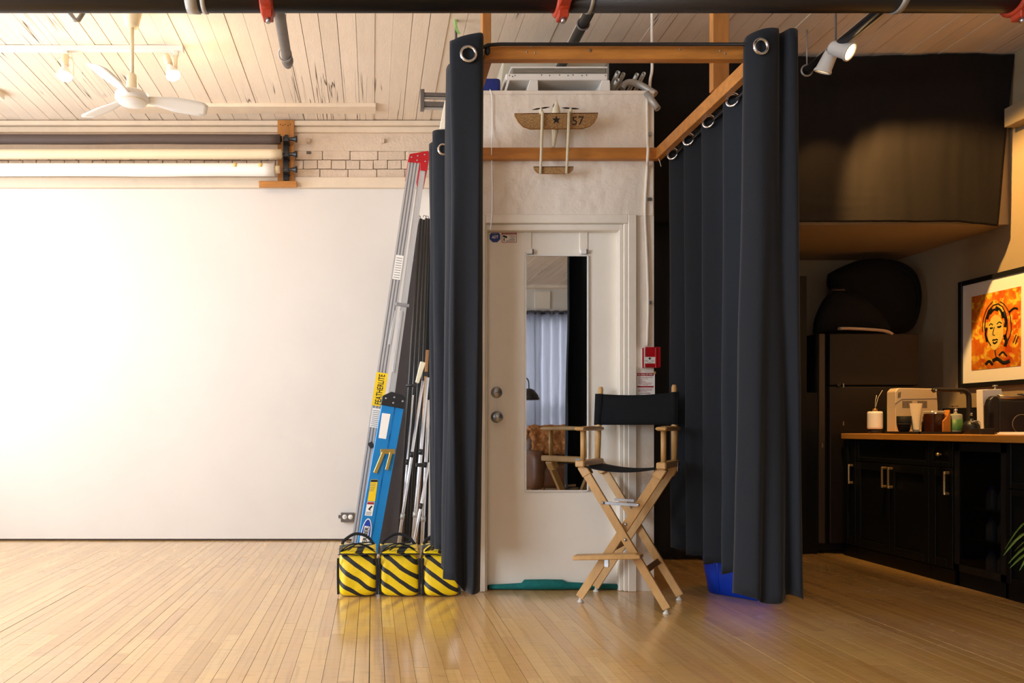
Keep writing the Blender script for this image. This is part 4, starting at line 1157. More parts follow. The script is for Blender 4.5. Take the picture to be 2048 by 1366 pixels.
canvas = mat('black_canvas', rgb(24, 25, 28), 0.9, var=0.25, vscale=200, bump=0.15, bscale=400, spec=0.2)
def seat(m): m.grid(lambda a, b: Vector((-0.205 + 0.41 * a, -0.205 + 0.38 * b, SH + 0.004 - 0.028 * math.sin(math.pi * a) ** 0.8)), 16, 6)
mb = MB(); seat(mb); mb.build('canvas_seat', canvas, t, solid=0.006, local=True)
mb = MB()
mb.grid(lambda a, b: Vector((-0.225 + 0.45 * a, 0.138 + 0.026 * b - 0.016 + 0.03 * math.sin(math.pi * a), 0.955 + 0.178 * b - 0.012 * math.sin(math.pi * a) * (b - 0.0))), 18, 6)
mb.build('canvas_back', canvas, t, solid=0.005, local=True)
for s in (-1, 1):
    lb('canvas_sleeve', canvas, lambda m: m.tube([(s * 0.206, 0.139, 0.955), (s * 0.199, 0.162, 1.130)], 0.021, 14), 0)
# footrest, braces and the folding link
lb('footrest', oak, lambda m: m.prism([Vector((-0.235, -0.25, 0.262)), Vector((0.085, -0.25, 0.300)), Vector((0.11, -0.25, 0.294)), Vector((0.11, -0.25, 0.276)), Vector((-0.235, -0.25, 0.238))], (0, 0.075, 0)), 0.004)
lb('footrest_hinge', steel, lambda m: m.box((-0.085, -0.19, 0.21), (-0.062, -0.176, 0.265)), 0.001)
def xleg(s, z): # x of a leg that runs from s*0.205 at the top to -s*hw at the floor
    k = (SH - z) / (SH - 0.028); return s * (0.205 - (0.205 + hw) * k)
for s, z in ((-1, 0.205), (1, 0.30)):
    lb('stretcher', oak_dark, lambda m: m.bar((xleg(s, z), yf + 0.01, z), (xleg(s, z), ybk - 0.01, z), 0.032, 0.018, (1, 0, 0.9)), 0.002)
zl = 0.545
lb('folding_link', steel, lambda m: m.box((xleg(-1, zl), yf - 0.028, zl - 0.008), (0.0, yf - 0.024, zl + 0.008)), 0.001)
lb('folding_link', steel, lambda m: m.bar((-0.02, yf - 0.030, zl), (xleg(1, zl) + 0.005, yf - 0.030, zl - 0.002), 0.016, 0.003, (0, 1, 0)).bar((-0.03, yf - 0.034, zl + 0.022), (xleg(1, zl) - 0.02, yf - 0.034, zl + 0.020), 0.014, 0.003, (0, 1, 0)), 0.001)
mb = MB()
for s, z, yy in ((-1, zl, yf - 0.034), (1, zl, yf - 0.034), (-1, 0.36, yf - 0.027), (-1, 0.28, yf - 0.027), (1, 0.44, yf - 0.027)):
    mb.lathe([(0, 0), (0.008, 0), (0.006, 0.004), (0, 0.005)], (xleg(s, z), yy, z), (0, -1, 0), 12)
mb.build('bolt', steel, t, local=True)

# ================================================================== blue bin behind the drapes
BC = Vector((2.098, 4.213, 0)); BA = math.radians(-50)
t = thing('recycling_bin', 'blue plastic recycling box standing behind the hem of the black drapes', 'bin', BC)
BR = Matrix.Rotation(BA, 3, 'Z')
def rrect(x0, y0, x1, y1, z, r, n=6):
    out = []
    for cx, cy, a0 in ((x1 - r, y1 - r, 0), (x0 + r, y1 - r, 90), (x0 + r, y0 + r, 180), (x1 - r, y0 + r, 270)):
        for k in range(n + 1):
            a = math.radians(a0 + 90 * k / n); out.append(Vector((cx + r * math.cos(a), cy + r * math.sin(a), z)))
    return out
mb = MB()
def brr(e, z): return [BC + BR @ v for v in rrect(-0.185 - e, -0.11 - e, 0.185 + e, 0.11 + e, z, 0.07 + e * 0.5)]
l0 = brr(0, 0.003); l1 = brr(0.018, 0.12); l2 = brr(0.034, 0.26); l3 = brr(0.046, 0.264); l4 = brr(0.046, 0.30)
L = [l0, l1, l2, l3, l4]; n = len(l0)
mb.add([v for l in L for v in l], [(i * n + k, i * n + (k + 1) % n, (i + 1) * n + (k + 1) % n, (i + 1) * n + k) for i in range(4) for k in range(n)] + [tuple(reversed(range(n)))], True)
mb.build('tub', blue_bin, t, solid=0.004)
for q in (-0.10, 0.09):
    MB().tube([BC + BR @ Vector((q, -0.112, 0.02)), BC + BR @ Vector((q, -0.142, 0.25))], 0.008, 8).build('rib', blue_bin, t)

# ================================================================== sandbags
nylon_y = None
def stripe_mat():
    m = mat('striped_nylon', rgb(242, 206, 0), 0.45, var=0.12, vscale=12, bump=0.25, bscale=24, sheen=0.1)
    nt = m.node_tree; L = nt.links.new; b = nt.nodes['Principled BSDF']
    src = b.inputs['Base Color'].links[0].from_socket
    tc = nt.nodes.new('ShaderNodeTexCoord')
    sx = nt.nodes.new('ShaderNodeSeparateXYZ'); L(tc.outputs['Object'], sx.inputs[0])
    n = nt.nodes.new('ShaderNodeTexNoise'); n.inputs['Scale'].default_value = 7; n.inputs['Detail'].default_value = 1; L(tc.outputs['Object'], n.inputs['Vector'])
    m1 = nt.nodes.new('ShaderNodeMath'); m1.operation = 'MULTIPLY_ADD'; m1.inputs[1].default_value = 0.60; L(sx.outputs['X'], m1.inputs[0]); L(sx.outputs['Z'], m1.inputs[2])
    m2 = nt.nodes.new('ShaderNodeMath'); m2.operation = 'MULTIPLY_ADD'; m2.inputs[1].default_value = 0.022; L(n.outputs['Fac'], m2.inputs[0]); L(m1.outputs[0], m2.inputs[2])
    my = nt.nodes.new('ShaderNodeMath'); my.operation = 'MULTIPLY_ADD'; my.inputs[1].default_value = -0.5; L(sx.outputs['Y'], my.inputs[0]); L(m2.outputs[0], my.inputs[2])
    m3 = nt.nodes.new('ShaderNodeMath'); m3.operation = 'DIVIDE'; m3.inputs[1].default_value = 0.072; L(my.outputs[0], m3.inputs[0])
    fr_ = nt.nodes.new('ShaderNodeMath'); fr_.operation = 'FRACT'; L(m3.outputs[0], fr_.inputs[0])
    gt = nt.nodes.new('ShaderNodeMath'); gt.operation = 'LESS_THAN'; gt.inputs[1].default_value = 0.36; L(fr_.outputs[0], gt.inputs[0])
    x = nt.nodes.new('ShaderNodeMix'); x.data_type = 'RGBA'; L(gt.outputs[0], x.inputs[0]); L(src, x.inputs[6]); x.inputs[7].default_value = (*rgb(28, 27, 24), 1)
    L(x.outputs[2], b.inputs['Base Color'])
    return m
nylon_y = stripe_mat()
webbing = mat('black_webbing', rgb(22, 22, 23), 0.8, var=0.3, vscale=120, bump=0.2, bscale=200)
def pouch(cx, cy, w, d, h, seed, ztop):
    def fn(a, b):
        t2 = 2 * math.pi * a; p = math.pi * (b - 0.5)
        def sp(v, e): return math.copysign(abs(v) ** e, v)
        v = Vector((w / 2 * sp(math.cos(p), 0.28) * sp(math.cos(t2), 0.30), d / 2 * sp(math.cos(p), 0.42) * sp(math.sin(t2), 0.55), h / 2 * sp(math.sin(p), 0.40)))
        f = v.z / h + 0.5
        v.y *= 1.12 - 0.45 * f
        v.x *= 1.03 - 0.06 * f
        v += Vector((0, 1, 0)) * noise.noise(Vector((v.x * 14 + seed, v.z * 10, seed))) * 0.013 * math.copysign(1, v.y)
        v.x += 0.006 * noise.noise(Vector((v.z * 12, seed * 3, v.y * 8)))
        v.z += 0.006 * noise.noise(Vector((v.x * 9, seed, 2))) * f
        v.z = max(v.z, -h / 2)
        return Vector((cx, cy, ztop - h / 2)) + v
    return MB().grid(fn, 56, 28, wrap=True)
def strap(pts, w=0.013): return MB().tube(catmull(pts, 26), w, 8, True, flat=0.22)
def sandbag(px0, px1, label, seed):
    yc = 4.16
    x0, x1 = AX(px0, yc + 0.06), AX(px1, yc + 0.06)
    cx, w = (x0 + x1) / 2, x1 - x0 - 0.008
    h = 0.235
    t = thing('sandbag', label, 'sandbag', (cx, yc + 0.11, 0), 'sandbags at the foot of the ladders')
    for nm, yy, hh in (('front_pouch', yc + 0.06, h), ('rear_pouch', yc + 0.185, h + 0.022)):
        o = pouch(cx, yy, w, 0.132, hh, seed + yy, hh + 0.001).build(nm, nylon_y, t)
    yf_ = yc + 0.01
    zt_ = h
    mb = MB()
    mb.grid(lambda a, b: Vector((cx + (a - 0.5) * w * 0.97, yc + 0.02 + b * 0.20, zt_ + 0.004 + 0.016 * math.sin(math.pi * b) + 0.02 * b + 0.004 * noise.noise(Vector((a * 5, b * 5, seed))))), 12, 8)
    mb.build('top_flap', nylon_y, t, solid=0.006)
    e = w / 2
    strap([(cx - e, yf_ + 0.012, zt_ - 0.004), (cx - e * 0.5, yf_ - 0.002, zt_ + 0.000), (cx, yf_ - 0.004, zt_ - 0.004), (cx + e * 0.5, yf_ - 0.002, zt_ + 0.002), (cx + e, yf_ + 0.012, zt_ - 0.002)], 0.012).build('edge_webbing', webbing, t)
    strap([(cx - e, yc + 0.09, zt_ + 0.016), (cx - e * .3, yc + 0.085, zt_ + 0.028), (cx + e * .4, yc + 0.09, zt_ + 0.026), (cx + e, yc + 0.09, zt_ + 0.016)], 0.010).build('edge_webbing', webbing, t)
    for s in (-1, 1):
        strap([(cx + s * e, yc + 0.0, zt_ - 0.02), (cx + s * (e + 0.002), yc + 0.01, 0.12), (cx + s * e, yc + 0.01, 0.012)], 0.007).build('side_webbing', webbing, t)
    k = seed * 0.37
    strap([(cx - e * 0.92, yc + 0.045, zt_ + 0.0), (cx - e * 0.7, yc + 0.03, zt_ + 0.03), (cx - e * 0.2, yc + 0.03, zt_ + 0.052 + 0.006 * math.sin(k)), (cx + e * 0.35, yc + 0.05, zt_ + 0.045), (cx + e * 0.9, yc + 0.06, zt_ + 0.012)], 0.010).build('handle', webbing, t)
    strap([(cx - e * 0.86, yc + 0.15, zt_ + 0.02), (cx - e * 0.75, yc + 0.15, zt_ + 0.055), (cx - e * 0.15, yc + 0.16, zt_ + 0.085 + 0.008 * math.cos(k)), (cx + e * 0.5, yc + 0.16, zt_ + 0.075), (cx + e * 0.92, yc + 0.15, zt_ + 0.022)], 0.0085).build('handle', webbing, t)
    strap([(cx - e * 0.95, yc + 0.03, zt_ + 0.008), (cx - e * 0.2, yc + 0.09, zt_ + 0.038), (cx + e * 0.6, yc + 0.16, zt_ + 0.044)], 0.008).build('tie_strap', webbing, t)
    strap([(cx + e * 0.95, yc + 0.03, zt_ + 0.008), (cx + e * 0.3, yc + 0.08, zt_ + 0.038), (cx - e * 0.6, yc + 0.17, zt_ + 0.044)], 0.008).build('tie_strap', webbing, t)
    strap([(cx - e * 0.5, yc + 0.02, zt_ + 0.02), (cx, yc + 0.06, zt_ + 0.052), (cx + e * 0.6, yc + 0.14, zt_ + 0.05)], 0.008).build('handle_wrap', webbing, t)
    return t
sandbag(676, 755, 'yellow and black striped sandbag farthest from the door, below the blue ladder', 1)
sandbag(758, 839, 'yellow and black striped sandbag, middle one of the row of three', 2)
sandbag(843, 918, 'yellow and black striped sandbag partly behind the narrow drape', 3)

# ================================================================== ladders, tubes and stands in the corner
def lean(p_top, p_bot, yv, yb=None):
    """end points given in the photograph at depth yv (top) / yb (foot); the foot is carried on to the floor"""
    yb = yb or yv
    a, b = A(*p_top, yv), A(*p_bot, yb)
    k = a.z / (a.z - b.z) if b.z != a.z else 1
    foot = a + (b - a) * ((a.z - 0.004) / (a.z - b.z))
    return a, foot
Yv = Vector((0, 1, 0))
# aluminium stepladder, folded
ya = 5.04
top, foot = lean((828, 322), (713, 1090), ya)
t = thing('stepladder', 'tall folded aluminium stepladder with red top cap leaning in the corner', 'ladder', foot)
ax = (top - foot).normalized(); u = ax.cross(Yv).normalized() * -1
if u.x < 0: u = -u
rw, rt = 0.074, 0.026
def along(f, z): # point on the front rail's axis at height z
    k = (z - f.z) / ax.z; return f + ax * k
for j, dy in enumerate((0.0, 0.34)):
    d = Vector((0, dy, 0))
    rl = MB().bar(foot + d, top + d, rw, rt, (0, 1, 0)).build('front_rail', alu_shaded, t)
    for q in (-0.031, -0.011, 0.010, 0.031): MB().bar(foot + d + u * q + Vector((0, -rt / 2 - 0.002, 0)), top + d + u * q + Vector((0, -rt / 2 - 0.002, 0)), 0.0115, 0.006, (0, 1, 0)).build('rib', alu, rl)
    r0 = foot + d + u * 0.100 + ax * 0.05; r1 = top + d + u * 0.066
    MB().bar(r0, r1, 0.036, 0.022, (0, 1, 0)).build('rear_rail', alu, t)
LN = (top - foot).length
for k in range(1, 9):
    p = foot + ax * (LN * k / 9.2)
    MB().box(p + Vector((-0.03, 0.01, -0.012)), p + Vector((0.03, 0.33, 0.012))).build('step', alu_dull, t, bevel=0.002)
    q = p + u * 0.085
    MB().cyl(q + Vector((0, 0.0, 0)), q + Vector((0, 0.33, 0)), 0.010, n=8).build('rear_brace', alu_dull, t)
ang = math.atan2(ax.x, ax.z)
cap = [top + u * a + ax * b for a, b in ((-0.042, -0.02), (-0.036, 0.035), (0.085, 0.075), (0.098, 0.05), (0.098, -0.06), (0.05, -0.06), (0.04, -0.015))]
MB().prism([p + Vector((0, -rt / 2 - 0.01, 0)) for p in cap], (0, 0.40, 0)).build('top_cap', red_paint, t, bevel=0.003)
mb = MB()
for a, b in ((-0.02, 0.015), (0.02, 0.03), (0.065, 0.045), (0.02, 0.0), (0.075, 0.0)): mb.lathe([(0, 0), (0.006, 0), (0.004, 0.003), (0, 0.003)], top + u * a + ax * b + Vector((0, -rt / 2 - 0.010, 0)), (0, -1, 0), 10)
mb.build('rivet', steel, t)
p = A(800, 610, ya)
MB().bar(p - u * 0.03 + Vector((0, -0.02, 0)), p + u * 0.06 + Vector((0, -0.02, 0)), 0.022, 0.016, (0, 1, 0)).build('spreader_lock', steel, t, bevel=0.002)
MB().bar(A(792, 622, ya) + Vector((0, -0.02, 0)), A(779, 690, ya) + Vector((0, -0.02, 0)), 0.018, 0.008).bar(A(803, 622, ya) + Vector((0, -0.02, 0)), A(786, 745, ya) + Vector((0, -0.02, 0)), 0.016, 0.008).build('spreader', alu, t, bevel=0.001)
MB().bar(A(738, 892, ya) + Vector((0, -0.02, 0)), A(746, 888, ya) + Vector((0, -0.02, 0)), 0.04, 0.02).build('foot_bracket', blk_plastic, t, bevel=0.002)
yl = ya - rt / 2 - 0.0065
def label_on(tt, pxa, pya, pxb, pyb, w, y, m, nm='label', axis=None):
    a, b = A(pxa, pya, y), A(pxb, pyb, y)
    return MB().bar(a, b, w, 0.001, (0, 1, 0)).build(nm, m, tt)
def axis_at(py, y=ya): 
    z = AZ(py, y); return along(foot, z)
def on_axis(p, y): return Vector((p.x * 1, y, p.z))
a, b = on_axis(axis_at(812), yl), on_axis(axis_at(746), yl)
MB().bar(a, b, rw + 0.004, 0.001, (0, 1, 0)).build('brand_label', yellow_paper, t)
text('lettering', 'FEATHERLITE', (a + b) / 2 + Vector((0, -0.0007, 0)), b - a, -u, 0.040, black_ink, t, (b - a).length * 0.9, bold=0.015)
a, b = on_axis(axis_at(855), yl), on_axis(axis_at(817), yl)
MB().bar(a, b, rw * 0.8, 0.001, (0, 1, 0)).build('notice_label', white_paper, t)
mb = MB()
for k in range(9): mb.bar(a.lerp(b, 0.08 + k * 0.1) - u * 0.024 + Vector((0, -0.001, 0)), a.lerp(b, 0.08 + k * 0.1) + u * 0.022 + Vector((0, -0.001, 0)), 0.004, 0.0006, (0, 1, 0))
mb.build('print_lines', gray_ink, t)
a, b = on_axis(axis_at(560), yl), on_axis(axis_at(512), yl)
MB().bar(a, b, rw * 0.7, 0.001, (0, 1, 0)).build('notice_label', white_plastic, t)
mb = MB()
for k in range(9): mb.bar(a.lerp(b, 0.08 + k * 0.1) - u * 0.02 + Vector((0, -0.001, 0)), a.lerp(b, 0.08 + k * 0.1) + u * 0.02 + Vector((0, -0.001, 0)), 0.004, 0.0006, (0, 1, 0))
mb.build('print_lines', gray_ink, t)

# blue fibreglass stepladder
yb_ = 4.68
top, foot = lean((777, 806), (727, 1090), yb_)
t = thing('stepladder', 'short folded blue fibreglass stepladder with black top cap before the aluminium one', 'ladder', foot)
ax = (top - foot).normalized(); u = ax.cross(Yv).normalized()
if u.x < 0: u = -u
for dy in (0.0, 0.25):
    d = Vector((0, dy, 0))
    MB().bar(foot + d, top + d, 0.082, 0.03, (0, 1, 0)).build('front_rail', blue_glass, t, bevel=0.003)
    MB().bar(foot + d + u * 0.068 + Vector((0, 0.006, 0)), top + d + u * 0.074 + Vector((0, 0.006, 0)), 0.050, 0.03, (0, 1, 0)).build('rear_rail', blue_glass, t, bevel=0.003)
    MB().bar(foot + d + u * 0.010 - ax * 0.0 + Vector((0, -0.017, 0)), foot + d + ax * 0.05 + u * 0.01 + Vector((0, -0.017, 0)), 0.09, 0.006, (0, 1, 0)).build('rail_shoe', blk_plastic, t)
for k in range(1, 4):
    p = foot + ax * (0.3 * k)
    MB().box(p + Vector((-0.035, 0.012, -0.014)), p + Vector((0.035, 0.24, 0.014))).build('step', alu_dull, t, bevel=0.002)
MB().prism([top + u * a + ax * b + Vector((0, -0.024, 0)) for a, b in ((-0.046, -0.02), (-0.046, 0.036), (0.005, 0.072), (0.080, 0.066), (0.103, 0.05), (0.106, -0.02))], (0, 0.30, 0)).build('top_cap', blk_plastic, t, bevel=0.004)
mb = MB()
for a, b in ((-0.02, 0.025), (0.03, 0.04), (0.085, 0.025), (0.03, 0.005)): mb.lathe([(0, 0), (0.007, 0), (0.005, 0.004), (0, 0.004)], top + u * a + ax * b + Vector((0, -0.024, 0)), (0, -1, 0), 10)
mb.build('rivet', steel, t)
yl = yb_ - 0.016
mb = MB()
mb.box(A(761, 908, yl), A(790, 898, yl) + Vector((0, -0.006, 0)))
mb.build('spreader_hinge', brass, t, bevel=0.001)
MB().bar(A(767, 905, yl) + Vector((0, -0.008, 0)), A(750, 946, yl) + Vector((0, -0.008, 0)), 0.022, 0.010, (0, 1, 0)).build('spreader', brass, t, bevel=0.002)
MB().bar(A(782, 905, yl) + Vector((0, -0.008, 0)), A(773, 940, yl) + Vector((0, -0.008, 0)), 0.018, 0.010, (0, 1, 0)).build('spreader', brass, t, bevel=0.002)
def dec(pts, m, nm, o=0.0): return MB().prism([A(px, py, yl) + Vector((0, -0.0003 - o, 0)) for px, py in pts], (0, -0.0008, 0)).build(nm, m, t)
dec([(764, 826), (781, 828), (772, 878), (757, 876)], white_paper, 'blank_label')
dec([(742, 959), (756, 959), (750, 1003), (735, 1002)], yellow_paper, 'warning_label')
dec([(742, 959.5), (755.5, 959.5), (755, 964), (741.5, 964)], black_ink, 'warning_header', 0.0009)
dec([(734.5, 1003), (749.5, 1004), (744, 1032), (729.5, 1031)], white_paper, 'danger_label')
dec([(735, 1004), (748.5, 1004.5), (747.5, 1009), (734, 1008.5)], red_ink, 'danger_header', 0.0009)
dec([(736, 1018), (743, 1011), (745, 1013), (740, 1019), (743, 1022), (738, 1020)], black_ink, 'pictogram', 0.0009)
mb = MB()
for k in range(5): mb.bar(A(741.5 - k * 1.3, 968 + k * 3.4, yl) + Vector((0, -0.0016, 0)), A(752 - k * 1.2, 968 + k * 3.4, yl) + Vector((0, -0.0016, 0)), 0.003, 0.0005)
for k in range(3): mb.bar(A(732.5 - k * .5, 1024 + k * 2.4, yl) + Vector((0, -0.0016, 0)), A(743 - k * .5, 1024.6 + k * 2.4, yl) + Vector((0, -0.0016, 0)), 0.003, 0.0005)
mb.build('print_lines', gray_ink, t)
c = A(731, 1072, yl)
for r, m, o in ((1.0, white_ink, 0.0), ):
    pts = [c + ax * (math.cos(k / 24 * 2 * math.pi) * 0.112) + u * (math.sin(k / 24 * 2 * math.pi) * 0.033) for k in range(24)]
    MB().prism([p + Vector((0, -0.0003, 0)) for p in pts], (0, -0.0008, 0)).build('brand_badge', m, t)
pts = [c + ax * (math.cos(k / 24 * 2 * math.pi) * 0.104) + u * (math.sin(k / 24 * 2 * math.pi) * 0.0275) for k in range(24)]
MB().prism([p + Vector((0, -0.0012, 0)) for p in pts[0:7] + pts[18:24]], (0, -0.0004, 0)).build('badge_field', mat('badge_blue', rgb(20, 60, 170), 0.5), t)
MB().prism([p + Vector((0, -0.0017, 0)) for p in [c + ax * a + u * b for a, b in ((-0.085, -0.017), (0.062, -0.017), (0.062, 0.017), (-0.085, 0.017))]], (0, -0.0003, 0)).build('badge_band', white_ink, t)
text('lettering', 'WERNER', c + ax * -0.012 + Vector((0, -0.0022, 0)), ax, -u, 0.026, black_ink, t, 0.14, bold=0.03)
MB().tube([A(744, 1088, yl) + Vector((0, -0.004, 0)), A(746, 1088, yl) + Vector((0, -0.004, 0))], 0.005, 8).build('rivet', steel, t)

# dark board, black tubes, chrome poles
yy = 5.52
t = thing('dark_board', 'tall dark grey board leaning behind the two ladders', 'board', A(770, 1095, yy))
top, foot = lean((829, 452), (770, 1090), yy)
MB().bar(foot + Vector((0.02, 0, 0)), top + Vector((0.004, 0, 0)), 0.14, 0.02, (0, 1, 0), 0.05).build('panel', board_gray, t, bevel=0.003)
t = thing('black_fill_board', 'narrow black fill board added behind the chrome poles', 'panel', A(825, 1090, 6.0))  # added black fill that hides the white wall between the leaning tubes
top, foot = lean((851, 468), (829, 1090), 6.02)
MB().bar(foot, top, 0.21, 0.03, (0, 1, 0), 0.12).build('sheet', blk_matte, t, bevel=0.003)
labs = ['black tube leaning nearest the dark grey board', 'black tube with wire hook, second from the dark board', 'black tube in the middle of the leaning bundle', 'slim black tube behind the chrome poles', 'black tube leaning closest to the narrow drape', 'thin black tube leaning between dark board and bundle']
for i, (tp, bt, r, yv, h) in enumerate((((836, 441), (787, 1090), 0.014, 5.58, 1), ((842, 438), (797, 1090), 0.013, 5.64, 1), ((848, 440), (808, 1090), 0.014, 5.70, 0), ((853, 437), (820, 1090), 0.012, 5.76, 1), ((858, 438), (833, 1090), 0.013, 5.82, 1), ((833, 470), (781, 1090), 0.009, 5.54, 0))):
    top, foot = lean(tp, bt, yv)
    t = thing('backdrop_tube', labs[i], 'tube', foot, 'black tubes in the corner')
    MB().tube([foot, top], r, 10).build('tube', pole_black, t)
    if h: MB().tube([top + Vector((0, 0, -0.01)), top + Vector((-0.006, -0.004, 0.02)), top + Vector((-0.022, -0.006, 0.022)), top + Vector((-0.026, -0.006, 0.008))], 0.003, 6).build('hook', gray_metal, t)
labs = ['chrome stand pole with the black clamp collar', 'chrome pole leaning at the steepest angle by the drape', 'chrome pole crossing low behind the sandbag handles', 'slim chrome pole leaning furthest from the drape', 'short chrome pole with a pale collar near the floor']
poles = (((846, 762), (797, 1085), 0.010, 4.78), ((855, 755), (826, 1080), 0.012, 4.82), ((858, 925), (828, 1085), 0.009, 4.70), ((826, 790), (800, 1090), 0.006, 4.88), ((858, 800), (844, 1085), 0.012, 4.92))
for i, (tp, bt, r, yv) in enumerate(poles):
    top, foot = lean(tp, bt, yv)
    t = thing('stand_pole', labs[i], 'pole', foot, 'chrome poles in the corner')
    MB().tube([foot, top], r, 12).build('tube', pole_chrome, t)
    d = (top - foot).normalized()
    for k, cm in ((0.3, alu_dull), (0.62, blk_plastic)):
        p = foot + d * ((top - foot).length * k)
        MB().tube([p - d * 0.018, p + d * 0.018], r + 0.004, 12).build('collar', cm, t)
    if i == 0:
        c = A(838, 930, yv - 0.02)
        MB().box(c + Vector((-0.02, -0.015, -0.012)), c + Vector((0.03, 0.02, 0.012))).build('clamp', blk_plastic, t, bevel=0.003)
        MB().bar(A(846, 724, yv - 0.03), A(834, 766, yv - 0.03), 0.036, 0.016, (0, 1, 0), 0.024).build('crank_arm', mat('ivory_lever', rgb(214, 204, 176), 0.45), t, bevel=0.004)
        MB().tube([A(834, 771, yv - 0.05), A(812, 771, yv - 0.05)], 0.010, 10).build('crank_grip', blk_plastic, t)
        MB().tube([A(852, 748, yv - 0.03), A(852, 748, yv + 0.02)], 0.016, 10).build('clamp_knob', blk_plastic, t)
t = thing('wooden_pole', 'thin brown wooden pole among the chrome stand poles', 'pole', A(836, 1080, 5.0))
top, foot = lean((855, 700), (832, 1085), 5.0)
MB().tube([foot, top], 0.011, 10).build('pole', oak_dark, t)

# wall outlet
t = thing('outlet_box', 'grey metal outlet box low on the white wall beside the ladders', 'outlet', A(694, 1034, YB))
MB().box(A(682, 1043, YB), A(708, 1025, YB) + Vector((0, -0.045, 0))).build('box', gray_metal, t, bevel=0.002)
MB().box(A(677, 1036, YB), A(682, 1030, YB) + Vector((0, -0.02, 0))).build('knockout', gray_metal, t)
for px in (689.5, 701):
    c = A(px, 1034, YB - 0.045)
    o = MB().lathe([(0, 0.003), (0.018, 0.003), (0.02, 0.0), (0.02, -0.002)], c, (0, -1, 0), 18).build('receptacle', white_plastic, t)
    if px < 695: MB().box(c + Vector((-0.008, -0.0034, -0.002)), c + Vector((-0.005, -0.004, 0.008))).box(c + Vector((0.005, -0.0034, -0.002)), c + Vector((0.008, -0.004, 0.008))).build('slot', black_ink, o)

# ================================================================== kitchen on the right
CXF = 3.48; CT = 0.897
CY1 = 5.523
KY0 = 2.9
handle_m = mat('brushed_brass_handle', rgb(206, 170, 112), 0.3, 0.8)
def shaker(mb, y0, y1, z0, z1, x=CXF, rail=0.055, t=0.019):
    """framed front facing the room: four rails round a recessed panel"""
    mb.box((x - t, y0, z0), (x, y0 + rail, z1)).box((x - t, y1 - rail, z0), (x, y1, z1))
    mb.box((x - t, y0 + rail, z0), (x, y1 - rail, z0 + rail)).box((x - t, y0 + rail, z1 - rail), (x, y1 - rail, z1))
    mb.box((x - t + 0.011, y0 + rail, z0 + rail), (x, y1 - rail, z1 - rail))
    return mb
def pull(y, z0, z1, par):
    mb = MB()
    x = CXF - 0.019
    mb.box((x - 0.032, y - 0.006, z0), (x - 0.022, y + 0.006, z1))
    for z in (z0 + 0.008, z1 - 0.008): mb.box((x - 0.03, y - 0.008, z - 0.008), (x, y + 0.008, z + 0.008))
    return mb.build('handle', handle_m, par, bevel=0.002)
def base_cab(label, y0, y1, fronts):
    t = thing('base_cabinet', label, 'cabinet', (CXF + 0.3, (y0 + y1) / 2, 0), 'black base cabinets')
    MB().box((CXF + 0.002, y0 + 0.001, 0.0), (XR - 0.012, y1 - 0.001, CT - 0.042)).build('carcass', cab_black, t)
    MB().box((CXF - 0.004, y0 + 0.001, 0.0), (CXF + 0.002, y1 - 0.001, 0.085)).build('plinth', cab_black, t)
    for kind, a, b, z0, z1, h in fronts:
        f = shaker(MB(), a + 0.0015, b - 0.0015, z0, z1, CXF + 0.002, 0.05 if kind == 'door' else 0.03).build(kind, cab_black, t, bevel=0.0015)
        if h == 'lo': pull(a + 0.03, 0.535, 0.675, f)
        if h == 'hi': pull(b - 0.03, 0.535, 0.675, f)
        if h == 'knob': MB().lathe([(0, 0.028), (0.008, 0.026), (0.012, 0.018), (0.006, 0.01), (0.006, 0.0)], (CXF - 0.017, (a + b) / 2, (z0 + z1) / 2), (-1, 0, 0), 14).build('knob', handle_m, f)
zc0, zd, zc1 = 0.095, 0.70, CT - 0.046
base_cab('narrow black base cabinet beside the dark fridge', 5.378, 5.516, [('door', 5.378, 5.516, zc0, zc1, 'lo')])
base_cab('double-door black base cabinet with two brass handles side by side', 4.667, 5.376, [('drawer', 4.667, 5.376, zd, zc1, None), ('door', 4.667, 5.025, zc0, zd - 0.006, 'hi'), ('door', 5.025, 5.376, zc0, zd - 0.006, 'lo')])
base_cab('slim black base cabinet between the double doors and the drinks cooler', 4.475, 4.665, [('drawer', 4.475, 4.665, zd, zc1, 'knob'), ('door', 4.475, 4.665, zc0, zd - 0.006, 'lo')])
base_cab('black drawer cabinet behind the green plant leaves', 3.42, 4.10, [('drawer', 3.42, 4.10, 0.09, 0.335, None), ('drawer', 3.42, 4.10, 0.345, 0.60, None), ('drawer', 3.42, 4.10, 0.61, zc1, None)])
# drinks cooler
t = thing('drinks_cooler', 'black under-counter drinks cooler with a glass door', 'cooler', (CXF + 0.3, 4.29, 0), None)
mb = MB()
a, b = 4.105, 4.47
mb.box((CXF + 0.004, a, 0), (CXF + 0.55, a + 0.02, zc1)).box((CXF + 0.004, b - 0.02, 0), (CXF + 0.55, b, zc1)).box((CXF + 0.53, a, 0), (CXF + 0.55, b, zc1)).box((CXF + 0.004, a, zc1 - 0.05), (CXF + 0.55, b, zc1)).box((CXF + 0.004, a, 0), (CXF + 0.55, b, 0.1))
mb.build('body', blk_matte, t)
for z in (0.28, 0.46): MB().box((CXF + 0.03, a + 0.021, z), (CXF + 0.5, b - 0.021, z + 0.008)).build('shelf', blk_plastic, t)
glass_m = mat('smoked_glass', rgb(12, 12, 14), 0.05, alpha=0.5, spec=0.5)
MB().box((CXF - 0.012, a, 0.09), (CXF + 0.003, a + 0.035, zc1)).box((CXF - 0.012, b - 0.035, 0.09), (CXF + 0.003, b, zc1)).box((CXF - 0.012, a, 0.09), (CXF + 0.003, b, 0.13)).box((CXF - 0.012, a, zc1 - 0.05), (CXF + 0.003, b, zc1)).build('door_frame', blk_plastic, t)
